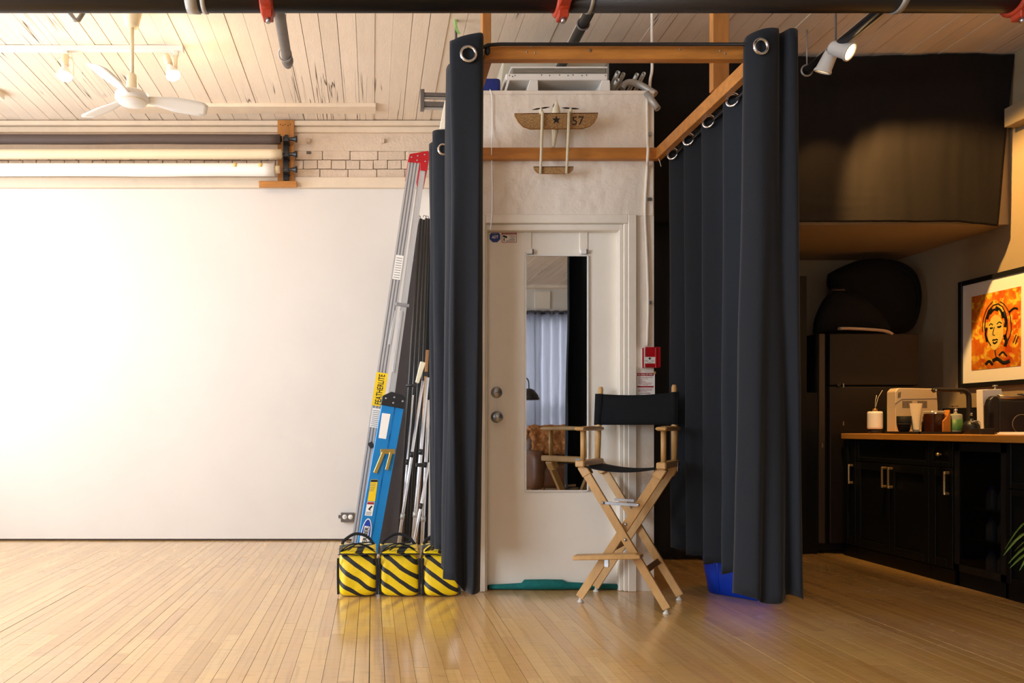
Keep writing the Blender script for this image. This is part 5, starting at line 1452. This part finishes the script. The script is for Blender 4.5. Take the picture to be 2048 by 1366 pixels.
MB().box((CXF - 0.006, a + 0.035, 0.13), (CXF - 0.002, b - 0.035, zc1 - 0.05)).build('glass_pane', glass_m, t)
bottle_m = mat('pale_bottle', rgb(120, 130, 150), 0.15, var=0.1, spec=0.6)
bluecap = mat('blue_bottle_cap', rgb(20, 50, 170), 0.4)
shn = {0.10: 'bottom', 0.288: 'middle', 0.468: 'top'}
for z in (0.10, 0.288, 0.468):
    for k, (yy, lab) in enumerate(((4.30, 'farthest from the drawers'), (4.22, 'at the middle of the row'), (4.155, 'nearest the drawers'))):
        t = thing('water_bottle', 'small water bottle on the %s cooler shelf, %s' % (shn[z], lab), 'bottle', (CXF + 0.07, yy, z), 'bottles in the drinks cooler')
        MB().lathe([(0, 0.0), (0.026, 0.0), (0.027, 0.01), (0.027, 0.085), (0.018, 0.108), (0.011, 0.12), (0, 0.12)], (CXF + 0.07, yy, z), n=16).build('body', bottle_m, t)
        MB().lathe([(0.013, 0.118), (0.013, 0.134), (0, 0.135)], (CXF + 0.07, yy, z), n=14).build('cap', bluecap, t)
# worktop and splashback
t = thing('worktop', 'long warm butcher-block worktop over the black cabinets', 'worktop', (3.9, 4.4, CT - 0.04))
MB().box((3.45, KY0, CT - 0.04), (XR - 0.002, CY1, CT)).build('slab', counter_wood, t, bevel=0.003)
t = thing('splashback', 'black splashback strip on the wall behind the worktop', 'splashback', (XR, 4.4, CT))
MB().box((XR - 0.010, KY0, CT + 0.001), (XR - 0.001, CY1 + 0.2, 1.085)).build('panel', blk_plastic, t)
# fridge and pantry
FYF = 5.56
t = thing('fridge', 'dark fridge standing at the end of the worktop below the black bags', 'fridge', (3.67, FYF + 0.3, 0))
fx0, fx1, fz = 3.315, 4.055, 1.64
MB().box((fx0, FYF + 0.05, 0.02), (fx1, YB - 0.03, fz)).build('body', blk_matte, t, bevel=0.006)
zs = AZ(772, FYF)
MB().box((fx0 + 0.075, FYF, zs + 0.004), (fx1 - 0.005, FYF + 0.047, fz - 0.003)).build('freezer_door', fridge_m, t, bevel=0.008, seg=2)
MB().box((fx0 + 0.075, FYF, 0.08), (fx1 - 0.005, FYF + 0.047, zs - 0.004)).build('lower_door', fridge_m, t, bevel=0.008, seg=2)
MB().box((fx0, FYF + 0.006, 0.08), (fx0 + 0.045, FYF + 0.047, fz - 0.003)).build('side_strip', mat('dark_side_trim', rgb(62, 50, 38), 0.5), t, bevel=0.004)
c = A(1676, 770, FYF)
MB().box(c + Vector((-0.012, -0.012, -0.010)), c + Vector((0.012, 0, 0.010))).build('hinge', blk_plastic, t)
for py in (770, 846): MB().box(A(1685.5, py + 5, FYF) + Vector((0, -0.004, 0)), A(1687.5, py - 3, FYF)).build('emblem', steel, t)
t = thing('pantry_cabinet', 'tall black pantry cabinet beyond the fridge with a tiny knob', 'cabinet', (2.98, 5.9, 0))
MB().box((2.74, 5.56, 0.0), (3.215, YB - 0.02, AZ(552, 5.56))).build('carcass', cab_black, t)
shaker_x = lambda: None
MB().box((2.745, 5.542, 0.06), (3.21, 5.559, AZ(552, 5.56) - 0.004)).build('door', cab_black, t, bevel=0.002)
t2 = thing('side_board', 'black board standing between pantry and fridge with a small bright peg', 'board', (3.265, 5.58, 0))
MB().box((3.222, 5.575, 0.0), (3.308, 5.60, 1.20)).build('panel', cab_black, t2)
MB().box(A(1642.4, 895, 5.574), A(1644.6, 886, 5.574) + Vector((0, -0.01, 0))).build('peg', handle_m, t2)
# bags on the fridge
by = 5.90
bag_m = mat('black_bag_nylon', rgb(17, 16, 15), 0.85, var=0.3, vscale=40, bump=0.3, bscale=30, spec=0.2)
def outline_solid(pts, y, depth, bulge):
    """soft bag: outline at mid-depth, smaller outlines towards both faces"""
    P = [A(px, py, y) for px, py in pts]
    P = catmull(P + [P[0]], 60)[:-1]
    c = sum(P, Vector()) / len(P)
    mb = MB(); vs = []
    rows = [(-1.0, 0.0), (-0.98, 0.55), (-0.8, 0.82), (-0.4, 0.97), (0, 1.0), (0.4, 0.97), (0.8, 0.82), (0.98, 0.55), (1.0, 0.0)]
    for d, s in rows:
        vs += [c + (p - c) * max(s, 0.001) + Vector((0, d * depth / 2, 0)) for p in P]
    n = len(P)
    fs = [(i * n + k, i * n + (k + 1) % n, (i + 1) * n + (k + 1) % n, (i + 1) * n + k) for i in range(len(rows) - 1) for k in range(n)]
    return mb.add(vs, fs, True)
t = thing('shoulder_bag', 'big rounded black bag standing on top of the fridge under the loft', 'bag', A(1770, 660, by))
outline_solid([(1657, 547), (1680, 535), (1720, 520), (1760, 517), (1800, 525), (1828, 546), (1839, 580), (1838, 615), (1830, 645), (1815, 664), (1780, 668), (1740, 668), (1700, 655), (1690, 600), (1662, 578), (1656, 565)], by, 0.17, 1).build('bag', bag_m, t)
MB().box(A(1663, 581, by - 0.10), A(1694, 577, by - 0.10) + Vector((0, 0.02, 0))).build('tag', mat('grey_webbing', rgb(96, 82, 66), 0.7), t)
MB().tube(catmull([A(1830, 640, by - 0.05), A(1837, 600, by - 0.07), A(1826, 556, by - 0.08), A(1790, 530, by - 0.07)], 16), 0.008, 8).build('piping', bag_m, t)
by2 = 5.68
t = thing('camera_bag', 'smaller black domed bag leaning in front of the big bag on the fridge', 'bag', A(1690, 660, by2))
outline_solid([(1628, 668), (1630, 640), (1642, 610), (1656, 590), (1680, 582), (1712, 590), (1736, 606), (1760, 630), (1776, 652), (1772, 668), (1700, 669)], by2, 0.13, 1).build('bag', bag_m, t)
MB().tube([A(1655, 592, by2 - 0.05), A(1664, 578, by2 - 0.05), A(1690, 576, by2 - 0.05), A(1700, 588, by2 - 0.05)], 0.008, 8).build('handle', bag_m, t)
t = thing('paper_bundle', 'pale rolled paper lying on the front edge of the fridge top', 'paper', A(1730, 668, 5.60))
MB().tube(catmull([A(1678, 657, 5.56), A(1700, 657, 5.56), A(1740, 659, 5.56), A(1770, 662, 5.565), A(1783, 668, 5.57)], 14), 0.02, 10, True, flat=0.55).build('paper', mat('beige_paper', rgb(196, 170, 136), 0.7, var=0.05), t)

# framed picture on the right wall
px_y = lambda px: F * XR / (px - VX)
y1p = px_y(1923); z1p, z0p = AZ(565, y1p), AZ(777, y1p)
y0p = y1p - 0.86
t = thing('framed_print', 'black-framed print of orange and yellow brushwork on the kitchen wall', 'picture', (XR, (y0p + y1p) / 2, z0p))
fx = XR - 0.028
fw = 0.034
MB().box((fx, y0p, z0p), (XR - 0.001, y0p + fw, z1p)).box((fx, y1p - fw, z0p), (XR - 0.001, y1p, z1p)).box((fx, y0p + fw, z0p), (XR - 0.001, y1p - fw, z0p + fw)).box((fx, y0p + fw, z1p - fw), (XR - 0.001, y1p - fw, z1p)).build('frame', blk_plastic, t, bevel=0.002)
MB().box((XR - 0.016, y0p + fw, z0p + fw), (XR - 0.002, y1p - fw, z1p - fw)).build('mat_board', white_paper, t)
ya1 = px_y(1948); ya0 = px_y(2047)
za1, za0 = AZ(594, ya1), AZ(741, ya1)
def art_material():
    m = mat('print_ink', rgb(240, 150, 30), 0.5, var=0.9, vscale=7, stretch=(1, 1.6, 0.7), col2=rgb(196, 34, 8))
    nt = m.node_tree; L = nt.links.new; b = nt.nodes['Principled BSDF']
    src = b.inputs['Base Color'].links[0].from_socket
    geo = [n for n in nt.nodes if n.type == 'NEW_GEOMETRY'][0]
    n = nt.nodes.new('ShaderNodeTexNoise'); n.inputs['Scale'].default_value = 22; n.inputs['Detail'].default_value = 9; L(geo.outputs['Position'], n.inputs['Vector'])
    mr = nt.nodes.new('ShaderNodeMapRange'); mr.inputs[1].default_value, mr.inputs[2].default_value = 0.5, 0.62; L(n.outputs['Fac'], mr.inputs[0])
    x = nt.nodes.new('ShaderNodeMix'); x.data_type = 'RGBA'; L(mr.outputs[0], x.inputs[0]); L(src, x.inputs[6]); x.inputs[7].default_value = (*rgb(252, 206, 60), 1)
    sx = nt.nodes.new('ShaderNodeSeparateXYZ'); L(geo.outputs['Position'], sx.inputs[0])
    gz = nt.nodes.new('ShaderNodeMapRange'); gz.inputs[1].default_value, gz.inputs[2].default_value = za0 + 0.22, za0 - 0.02; L(sx.outputs['Z'], gz.inputs[0])
    n3 = nt.nodes.new('ShaderNodeTexNoise'); n3.inputs['Scale'].default_value = 24; L(geo.outputs['Position'], n3.inputs['Vector'])
    mu = nt.nodes.new('ShaderNodeMath'); mu.operation = 'MULTIPLY'; L(gz.outputs[0], mu.inputs[0]); L(n3.outputs['Fac'], mu.inputs[1])
    x2 = nt.nodes.new('ShaderNodeMix'); x2.data_type = 'RGBA'; L(mu.outputs[0], x2.inputs[0]); L(x.outputs[2], x2.inputs[6]); x2.inputs[7].default_value = (*rgb(110, 14, 4), 1)
    L(x2.outputs[2], b.inputs['Base Color'])
    return m
MB().box((XR - 0.0185, ya0, za0), (XR - 0.0162, ya1, za1)).build('print', art_material(), t)
ax_ = XR - 0.0195
def ap(u_, v_): # u along the picture (0 = far edge), v up
    return Vector((ax_, ya1 + (ya0 - ya1) * u_, za0 + (za1 - za0) * v_))
def stroke(pts, w): 
    P = catmull([ap(*p) for p in pts], 18)
    return P, w
face = [(0.42, 0.66), (0.36, 0.52), (0.36, 0.40), (0.42, 0.28), (0.50, 0.24), (0.58, 0.29), (0.66, 0.40), (0.66, 0.55), (0.60, 0.66), (0.50, 0.70)]
P = catmull([ap(*p) for p in face + face[:1]], 40)[:-1]
MB().prism(P, (-0.0008, 0, 0)).build('pale_shape', mat('print_yellow', rgb(240, 208, 96), 0.5, var=0.15, vscale=30), t)
mb = MB()
for pts, r in (([(0.42, 0.30), (0.33, 0.42), (0.29, 0.58), (0.36, 0.76), (0.52, 0.84), (0.66, 0.78), (0.74, 0.62), (0.74, 0.45), (0.68, 0.36)], 0.004),
               ([(0.34, 0.66), (0.38, 0.74), (0.44, 0.79)], 0.010), ([(0.40, 0.72), (0.48, 0.77), (0.57, 0.75)], 0.007), ([(0.52, 0.80), (0.62, 0.74), (0.66, 0.64)], 0.008), ([(0.60, 0.86), (0.70, 0.80), (0.80, 0.66), (0.82, 0.46), (0.76, 0.34)], 0.003), ([(0.24, 0.50), (0.26, 0.66), (0.34, 0.80), (0.46, 0.88)], 0.003), ([(0.33, 0.55), (0.31, 0.46), (0.34, 0.36)], 0.008), ([(0.78, 0.70), (0.88, 0.74), (0.95, 0.72)], 0.007), ([(0.30, 0.06), (0.38, 0.10), (0.46, 0.05)], 0.010), ([(0.58, 0.16), (0.66, 0.20), (0.74, 0.14)], 0.006), ([(0.86, 0.30), (0.92, 0.40)], 0.003), ([(0.90, 0.28), (0.96, 0.38)], 0.003), ([(0.38, 0.57), (0.42, 0.59), (0.46, 0.57)], 0.004), ([(0.54, 0.57), (0.59, 0.595), (0.64, 0.57)], 0.004),
               ([(0.40, 0.535), (0.43, 0.53), (0.46, 0.535)], 0.006), ([(0.55, 0.535), (0.59, 0.53), (0.63, 0.54)], 0.006), ([(0.49, 0.54), (0.46, 0.45), (0.50, 0.43)], 0.0035),
               ([(0.45, 0.365), (0.48, 0.375), (0.50, 0.368), (0.53, 0.376), (0.56, 0.362)], 0.005), ([(0.46, 0.345), (0.50, 0.325), (0.55, 0.348)], 0.006), ([(0.50, 0.24), (0.52, 0.16), (0.56, 0.12)], 0.004), ([(0.69, 0.42), (0.73, 0.34), (0.70, 0.27)], 0.012), ([(0.66, 0.72), (0.72, 0.60), (0.70, 0.52)], 0.010), ([(0.45, 0.10), (0.55, 0.12), (0.68, 0.06), (0.8, 0.08)], 0.012)):
    mb.tube([v + Vector((-0.0008, 0, 0)) for v in catmull([ap(*p) for p in pts], 14)], r, 6)
for i in range(len(mb.v)): mb.v[i].x = ax_ - 0.0009 - (0.0004 if (mb.v[i].x < ax_ - 0.0008) else 0)
mb.build('ink_lines', black_ink, t)

# things on the worktop
def at(px, y): return Vector((AX(px, y), y, CT))
def item(name, label, cat, px, y, z=CT, group=None):
    return thing(name, label, cat, (AX(px, y), y, z), group)
t = item('serving_tray', 'flat dark tray under the jars on the worktop', 'tray', 1850, 5.0)
mb = MB()
tx0, tx1, ty0, ty1 = 3.50, 4.02, 4.80, 5.14
mb.box((tx0, ty0, CT + 0.001), (tx1, ty1, CT + 0.006)).box((tx0, ty0, CT + 0.006), (tx0 + 0.008, ty1, CT + 0.016)).box((tx1 - 0.008, ty0, CT + 0.006), (tx1, ty1, CT + 0.016)).box((tx0, ty0, CT + 0.006), (tx1, ty0 + 0.008, CT + 0.016)).box((tx0, ty1 - 0.008, CT + 0.006), (tx1, ty1, CT + 0.016))
mb.build('tray', blk_plastic, t)
TZ = CT + 0.0065
y = 5.38
t = item('diffuser_jar', 'white ribbed jar with a thin twig beside the white machine', 'jar', 1750, y)
c = at(1750, y)
MB().lathe([(0, 0), (0.040, 0), (0.040, 0.03), (0, 0.031)], c, n=24).build('base', blk_plastic, t)
pr = [(0, 0.032), (0.044, 0.032), (0.047, 0.038)]
for k in range(10): pr += [(0.0485, 0.042 + k * 0.011), (0.0475, 0.0475 + k * 0.011)]
pr += [(0.046, 0.154), (0.040, 0.158), (0, 0.158)]
MB().lathe(pr, c, n=28).build('body', white_plastic, t)
MB().lathe([(0, 0.158), (0.016, 0.158), (0.016, 0.176), (0.008, 0.178), (0, 0.178)], c, n=16).build('neck', dark_brass, t)
MB().tube([c + Vector((0, 0, 0.17)), c + Vector((0.004, 0, 0.24)), c + Vector((0.012, 0, 0.275))], 0.002, 6).tube([c + Vector((0.0, 0, 0.17)), c + Vector((0.03, 0.01, 0.26)), c + Vector((0.06, 0.01, 0.31))], 0.0018, 6).build('twig', ivory, t)
y = 5.24
t = item('white_machine', 'white boxy countertop machine with rows of vent slots', 'appliance', 1830, y)
def wpz(px, py): return A(px, py, y)
MB().prism([wpz(px, py) for px, py in ((1791, 866.5), (1791, 783), (1797, 776), (1864, 777), (1868, 780), (1874, 782), (1876, 813), (1876, 866.5))], (0, 0.09, 0)).build('housing', mat('shaded_white_plastic', rgb(196, 174, 142), 0.45), t, bevel=0.004)  # white housing toned beige: its shadowed look is put into the colour
for k in range(9):
    for x0 in (1805, 1835): MB().box(wpz(x0 + k * 2.2, 816) + Vector((0, -0.001, 0)), wpz(x0 + 1.1 + k * 2.2, 802) + Vector((0, 0.002, 0))).build('vent_slot', black_ink, t)
for k in range(3): MB().bar(wpz(1796 + k * 2, 796 - k * 0.6) + Vector((0, -0.0005, 0)), wpz(1797 + k * 2, 785 - k * 0.6) + Vector((0, -0.0005, 0)), 0.003, 0.002).build('vent_slot', black_ink, t)
MB().tube([wpz(1789, 808) + Vector((0, -0.001, 0)), wpz(1803, 798) + Vector((0, -0.001, 0)), wpz(1874, 797) + Vector((0, -0.001, 0))], 0.0015, 6).build('panel_seam', gray_ink, t)
t = item('dark_bottle', 'tall dark glass bottle between white jar and white machine', 'bottle', 1776, 5.36)
MB().lathe([(0, 0.0), (0.034, 0.0), (0.036, 0.01), (0.036, 0.14), (0.024, 0.18), (0.012, 0.20), (0.012, 0.24), (0, 0.24)], at(1779, 5.44), n=20).build('body', mat('dark_green_glass', rgb(22, 34, 26), 0.12, spec=0.6), t)
y = 4.99
t = item('black_cup', 'black tapered cup holding small things on the dark tray', 'cup', 1808, y, TZ)
c = at(1808, y); c.z = TZ
MB().lathe([(0, 0), (0.022, 0), (0.033, 0.02), (0.041, 0.06), (0.042, 0.112), (0.038, 0.112), (0.036, 0.06), (0, 0.03)], c, n=24).build('cup', blk_matte, t)
MB().ring(c + Vector((0, 0, 0.06)), (0, 0, 1), 0.0413, 0.001, 24, 4).build('band', gray_metal, t)
y = 4.97
t = item('lotion_tube', 'pale cream squeeze tube standing on its cap on the dark tray', 'tube', 1832, y, TZ)
c = at(1832, y); c.z = TZ
MB().lathe([(0, 0), (0.018, 0), (0.018, 0.022), (0, 0.022)], c, n=18).build('cap', cream_plastic, t)
MB().grid(lambda a, b: c + Vector(((0.022 + 0.022 * b) * math.cos(2 * math.pi * a), (0.022 * (1 - b) + 0.002) * math.sin(2 * math.pi * a), 0.022 + 0.175 * b)), 24, 10, wrap=True).build('body', cream_plastic, t)
def glass_like(name, col): return mat(name, col, 0.08, alpha=0.55, spec=0.6)
y = 4.95
t = item('amber_jar', 'square brown glass jar with clear rim on the dark tray', 'jar', 1868, y, TZ)
c = at(1868, y); c.z = TZ
MB().box(c + Vector((-0.043, -0.043, 0)), c + Vector((0.043, 0.043, 0.128))).build('body', mat('brown_glass', rgb(66, 32, 16), 0.12, var=0.3, vscale=20, spec=0.6), t, bevel=0.008, seg=2)
MB().box(c + Vector((-0.045, -0.045, 0.128)), c + Vector((0.045, 0.045, 0.146))).build('rim', glass_like('clear_rim', rgb(190, 180, 160)), t, bevel=0.006)
t = item('small_vial', 'tiny dark bottle with white print beside the cream tube', 'bottle', 1848, 5.0, TZ)
MB().lathe([(0, 0), (0.014, 0), (0.014, 0.07), (0.008, 0.08), (0.008, 0.11), (0, 0.11)], at(1848, 5.0) + Vector((0, 0, 0.0065)), n=14).build('body', blk_plastic, t)
y = 4.90
t = item('orange_packet', 'orange paper packet with pointed top on the dark tray', 'packet', 1894, y, TZ)
MB().prism([A(px, py, y) for px, py in ((1886, 866.0), (1886, 842), (1894, 834), (1900, 819), (1902, 840), (1902, 866.0))], (0, 0.05, 0)).build('packet', mat('orange_paper', rgb(214, 132, 40), 0.55, var=0.15), t, bevel=0.002)
y = 4.92
t = item('soap_dispenser', 'clear soap dispenser with green label and metal pump', 'dispenser', 1911, y, TZ)
c = at(1911, y); c.z = TZ
MB().lathe([(0, 0), (0.037, 0), (0.038, 0.008), (0.038, 0.115), (0.033, 0.124), (0.014, 0.128), (0, 0.128)], c, n=24).build('bottle', glass_like('clear_bottle', rgb(196, 200, 180)), t)
MB().lathe([(0, 0.004), (0.034, 0.004), (0.034, 0.07), (0, 0.07)], c, n=24).build('liquid', mat('green_soap', rgb(60, 110, 40), 0.2), t)
MB().lathe([(0.0386, 0.02), (0.0388, 0.09), (0.038, 0.09), (0.038, 0.02)], c, n=24).build('label', mat('green_print', rgb(70, 118, 58), 0.5, var=0.3, vscale=60), t)
MB().cyl(c + Vector((0, 0, 0.128)), c + Vector((0, 0, 0.158)), 0.010, n=12).cyl(c + Vector((0, 0, 0.158)), c + Vector((0, 0, 0.172)), 0.004, n=8).bar(c + Vector((-0.022, 0, 0.175)), c + Vector((0.014, 0, 0.175)), 0.008, 0.012, (0, 1, 0)).build('pump', chrome, t)
y = 5.06
t = item('black_faucet', 'black square-bend faucet arching over the dark tray', 'faucet', 1936, y)
MB().tube(catmull([Vector((AX(1937, y), y, CT)), A(1938, 830, y), A(1938, 800, y), A(1936, 788, y), A(1928, 781, y), A(1915, 780, y), A(1890, 779.5, y), A(1872, 779, y), A(1866, 782, y)], 40), 0.0145, 14).build('spout', blk_metal, t)
MB().lathe([(0, 0), (0.030, 0), (0.030, 0.01), (0.018, 0.02), (0.018, 0.05), (0, 0.05)], at(1937, y), n=20).build('base', blk_metal, t)
MB().cyl(A(1938, 832, y) + Vector((0, -0.018, 0)), A(1938, 826, y) + Vector((0, -0.018, 0)), 0.008, n=10).build('valve_pin', chrome, t)
MB().cyl(A(1869, 783, y) + Vector((0, -0.012, 0)), A(1869, 779, y) + Vector((0, -0.012, 0)), 0.007, n=10).build('aerator', chrome, t)
y = 4.80
t = item('kettle', 'small dark rounded kettle with metal rim near the faucet', 'kettle', 1940, y)
c = at(1943, 4.78)
MB().lathe([(0, 0), (0.044, 0), (0.05, 0.02), (0.048, 0.055), (0.034, 0.08), (0.012, 0.088), (0.01, 0.1), (0, 0.1)], c, n=24).build('body', blk_plastic, t)
MB().tube(catmull([c + Vector((-0.03, -0.03, 0.075)), c + Vector((0, -0.048, 0.085)), c + Vector((0.034, -0.036, 0.06)), c + Vector((0.044, -0.02, 0.04))], 14), 0.003, 6).build('rim_wire', steel, t)
y = 4.70
t = item('white_box', 'upright white box with a metal knob behind the black coffee machine', 'box', 1985, 4.78)
y = 4.71
MB().prism([A(px, py, y) for px, py in ((1967, 866.5), (1965, 779), (2003, 778), (2006, 790), (2010, 866.5))], (0, 0.05, 0)).build('box', white_paper, t, bevel=0.002)
c = A(1990, 778, y + 0.02)
MB().cyl(c, c + Vector((0, 0, 0.018)), 0.006, n=10).lathe([(0, 0.016), (0.014, 0.016), (0.014, 0.024), (0, 0.025)], c, n=16).build('knob', steel, t)
t = item('dark_box', 'small black box at the front of the coffee machine', 'box', 1975, 4.58)
MB().box(at(1961, 4.56) + Vector((0, 0, 0.001)), Vector((AX(1990, 4.56), 4.64, CT + 0.036))).build('box', blk_plastic, t, bevel=0.003)
y = 4.60
t = item('coffee_machine', 'black coffee machine with rounded ribbed back and metal top bar', 'coffee machine', 2020, y)
def arch(o): return [(1976 + o, 866), (1975 + o, 812), (1979 + o, 799), (1986 + o, 792), (1994 + o, 792), (1998 + o, 798), (1998 + o, 866)]
MB().prism([A(px, py, 4.62) for px, py in arch(2)], (0, 0.04, 0)).build('back_column', blk_plastic, t, bevel=0.008, seg=2)
mb = MB()
for k in range(14): mb.box(A(1979, 826.5 + k * 2.2, 4.615), A(1988, 825.4 + k * 2.2, 4.615) + Vector((0, 0.008, 0)))
mb.build('ribs', blk_matte, t)
MB().box(A(1998, 866, 4.62), A(2075, 800, 4.62) + Vector((0, 0.06, 0))).build('housing', blk_plastic, t, bevel=0.01, seg=2)
MB().tube([A(1996, 794.5, 4.64), A(2046, 795.5, 4.64)], 0.0155, 16).build('top_bar', mat('warm_steel', rgb(150, 130, 108), 0.35, 0.7), t)
MB().box(A(2046, 803, 4.63), A(2060, 787, 4.63) + Vector((0, 0.05, 0))).build('bar_end', blk_plastic, t, bevel=0.006)
MB().ring(A(2044, 848, 4.61), (0, 1, 0), 19 / F * 4.61, 0.003, 32, 6).build('dial_rim', gray_metal, t)
t = item('paper_stack', 'small stack of cream papers at the front of the worktop', 'papers', 2020, 4.40)
mb = MB()
for k in range(4):
    mb.box((AX(1991 + k * 1.5, 4.42), 4.20, CT + 0.001 + k * 0.004), (AX(2075, 4.42), 4.42 - 0.01 * (k % 2), CT + 0.0045 + k * 0.004))
mb.build('sheets', white_paper, t)

# spider plant by the drawers; its leaves reach into view
t = thing('potted_plant', 'green plant with narrow arching leaves before the drawer cabinet', 'plant', (3.355, 3.62, 0))
leaf_m = mat('green_leaf', rgb(120, 150, 60), 0.5, var=0.3, vscale=30, col2=rgb(62, 96, 34))
pot = MB().lathe([(0, 0), (0.085, 0), (0.11, 0.22), (0.115, 0.225), (0.105, 0.225), (0.1, 0.2), (0, 0.2)], (3.355, 3.62, 0), n=28).build('pot', mat('terracotta', rgb(150, 86, 58), 0.7, var=0.1), t)
def leaf(p0, p1, sag, w):
    p0, p1 = Vector(p0), Vector(p1)
    d = p1 - p0; sd = d.cross(Vector((0, 0, 1))).normalized()
    def fn(a, b):
        p = p0 + d * b + Vector((0, 0, sag * math.sin(math.pi * b) ))
        ww = w * (math.sin(math.pi * min(0.98, b * 0.9 + 0.08)) ** 0.7)
        return p + sd * (a - 0.5) * ww + Vector((0, 0, 0.3 * ww * abs(a - 0.5)))
    return MB().grid(fn, 3, 12).build('leaf', leaf_m, t, solid=0.0008)
base = Vector((3.355, 3.62, 0.22))
yl_ = 3.66
for px, py, yy, sg in ((2007, 1111, 3.60, 0.16), (2017, 1127, 3.62, 0.12), (2020, 1136, 3.58, 0.10), (2039, 1141, 3.55, 0.14), (2010, 1098, 3.70, 0.20)):
    leaf(base, A(px, py, yy), sg, 0.022)
for k in range(14):
    a = k * 2.399 + 0.5
    if math.cos(a) < -0.35: continue
    r = 0.09 if math.cos(a) > 0.2 else 0.3
    leaf(base, base + Vector((r * math.cos(a), -abs(r * math.sin(a)) if False else r * math.sin(a) * 0.8, random.uniform(-0.06, 0.22))), 0.12, 0.022)

# ================================================================== the far end of the room, seen in the mirror
def sheer_mat():
    m = mat('violet_sheer_cloth', rgb(70, 67, 76), 0.9, var=0.2, vscale=120, spec=0.1)
    nt = m.node_tree; L = nt.links.new; b = nt.nodes['Principled BSDF']; o = nt.nodes['Material Output']
    tr = nt.nodes.new('ShaderNodeBsdfTranslucent'); tr.inputs[0].default_value = (*rgb(196, 196, 204), 1)
    mx = nt.nodes.new('ShaderNodeMixShader'); mx.inputs[0].default_value = 0.55
    L(b.outputs[0], mx.inputs[1]); L(tr.outputs[0], mx.inputs[2]); L(mx.outputs[0], o.inputs[0])
    return m
sheer = sheer_mat()
cy = YR + 0.10
RODZ = 3.02
t = thing('curtain_rod', 'dark rod over the sheer violet curtains in the mirror', 'rod', (3.2, cy, RODZ))
MB().tube([(1.9, cy, RODZ), (4.3, cy, RODZ)], 0.012, 10).build('tube', blk_plastic, t)
def sheer_drape(label, x0, x1, seed, n=13):
    top = []
    for k in range(n):
        top.append((x0 + (x1 - x0) * k / (n - 1), cy + (0.05 if k % 2 else -0.05)))
    t = drape('sheer_curtain', label, top, top, lambda a: RODZ + 0.05, lambda a: 0.06, 100, 30, 'sheer curtains in the mirror', seed, sheer)
    for k in range(1, n - 1, 3):
        MB().ring((top[k][0], cy, RODZ), (1, 0.3, 0), 0.028, 0.006, 20, 6).build('grommet', chrome, t)
sheer_drape('violet sheer curtain beside the lamp in the mirror', 1.95, 3.36, 31)
sheer_drape('violet sheer curtain away from the lamp in the mirror', 3.30, 4.30, 37)
struct('trim_7', MB().box((3.34, YR, RODZ + 0.1), (3.62, YR + 0.03, RODZ + 0.42)), trim_paint)
t = thing('floor_lamp', 'black dome floor lamp glowing at the mirror edge', 'lamp', (2.25, -1.85, 0))
lx, ly, lz = 2.45, -1.85, 1.36
MB().lathe([(0.0, 0.13), (0.03, 0.13), (0.07, 0.11), (0.125, 0.04), (0.15, -0.03), (0.145, -0.03), (0.12, 0.04), (0.06, 0.10), (0, 0.11)], (lx, ly, lz), n=32).build('shade', blk_metal, t)
MB().blob((lx, ly, lz + 0.02), 0.035, 0.035, 0.045).build('bulb', bulb_m if False else mat('lamp_bulb', (1, 0.85, 0.5), 0.3, emit=(1, 0.72, 0.32), estr=14), t)
MB().tube(catmull([(lx, ly, lz + 0.12), (lx - 0.02, ly, lz + 0.26), (lx - 0.14, ly, lz + 0.3), (lx - 0.2, ly, lz + 0.1), (lx - 0.2, ly, 0.03)], 24), 0.010, 10).build('stem', blk_metal, t)
MB().lathe([(0, 0), (0.15, 0), (0.15, 0.018), (0.02, 0.03), (0, 0.03)], (lx - 0.2, ly, 0), n=32).build('base', blk_metal, t)
# armchair with a shaggy throw
t = thing('armchair', 'brown leather armchair under a shaggy orange throw in the mirror', 'armchair', (2.75, -1.3, 0))
leather = mat('brown_leather', rgb(92, 54, 30), 0.5, var=0.3, vscale=12)
MB().blob((2.75, -1.3, 0.30), 0.42, 0.40, 0.16, 0.4, 0.4).build('seat', leather, t)
MB().blob((2.75, -1.66, 0.52), 0.42, 0.12, 0.36, 0.5, 0.5).build('backrest', leather, t)
for s in (-1, 1):
    MB().blob((2.75 + s * 0.40, -1.3, 0.38), 0.10, 0.40, 0.26, 0.5, 0.5).build('armrest', leather, t)
for sx_ in (-.33, .33):
    for sy_ in (-.3, .3): MB().cyl((2.75 + sx_, -1.3 + sy_, 0), (2.75 + sx_, -1.3 + sy_, 0.18), 0.025, n=10).build('leg', oak_dark, t)
t = thing('shaggy_throw', 'shaggy orange-brown throw draped over the armchair in the mirror', 'throw', (2.62, -1.45, 0.4))
fur = mat('orange_fur', rgb(190, 124, 66), 0.9, var=0.7, vscale=26, bump=1.0, bscale=40)
mb = MB()
mb.grid(lambda a, b: (lambda v: v + Vector((noise.noise(v * 14), noise.noise(v * 14 + Vector((5, 0, 0))), noise.noise(v * 14 + Vector((9, 0, 0))))) * 0.03)(
    Vector((2.35 + 0.55 * a, -1.50 + 0.13 * math.cos(math.pi * b) * 1.6, 0.74 + 0.22 * math.sin(math.pi * b) - 0.16 * abs(2 * b - 1)))), 40, 40)
mb.build('fur', fur, t, solid=0.03)
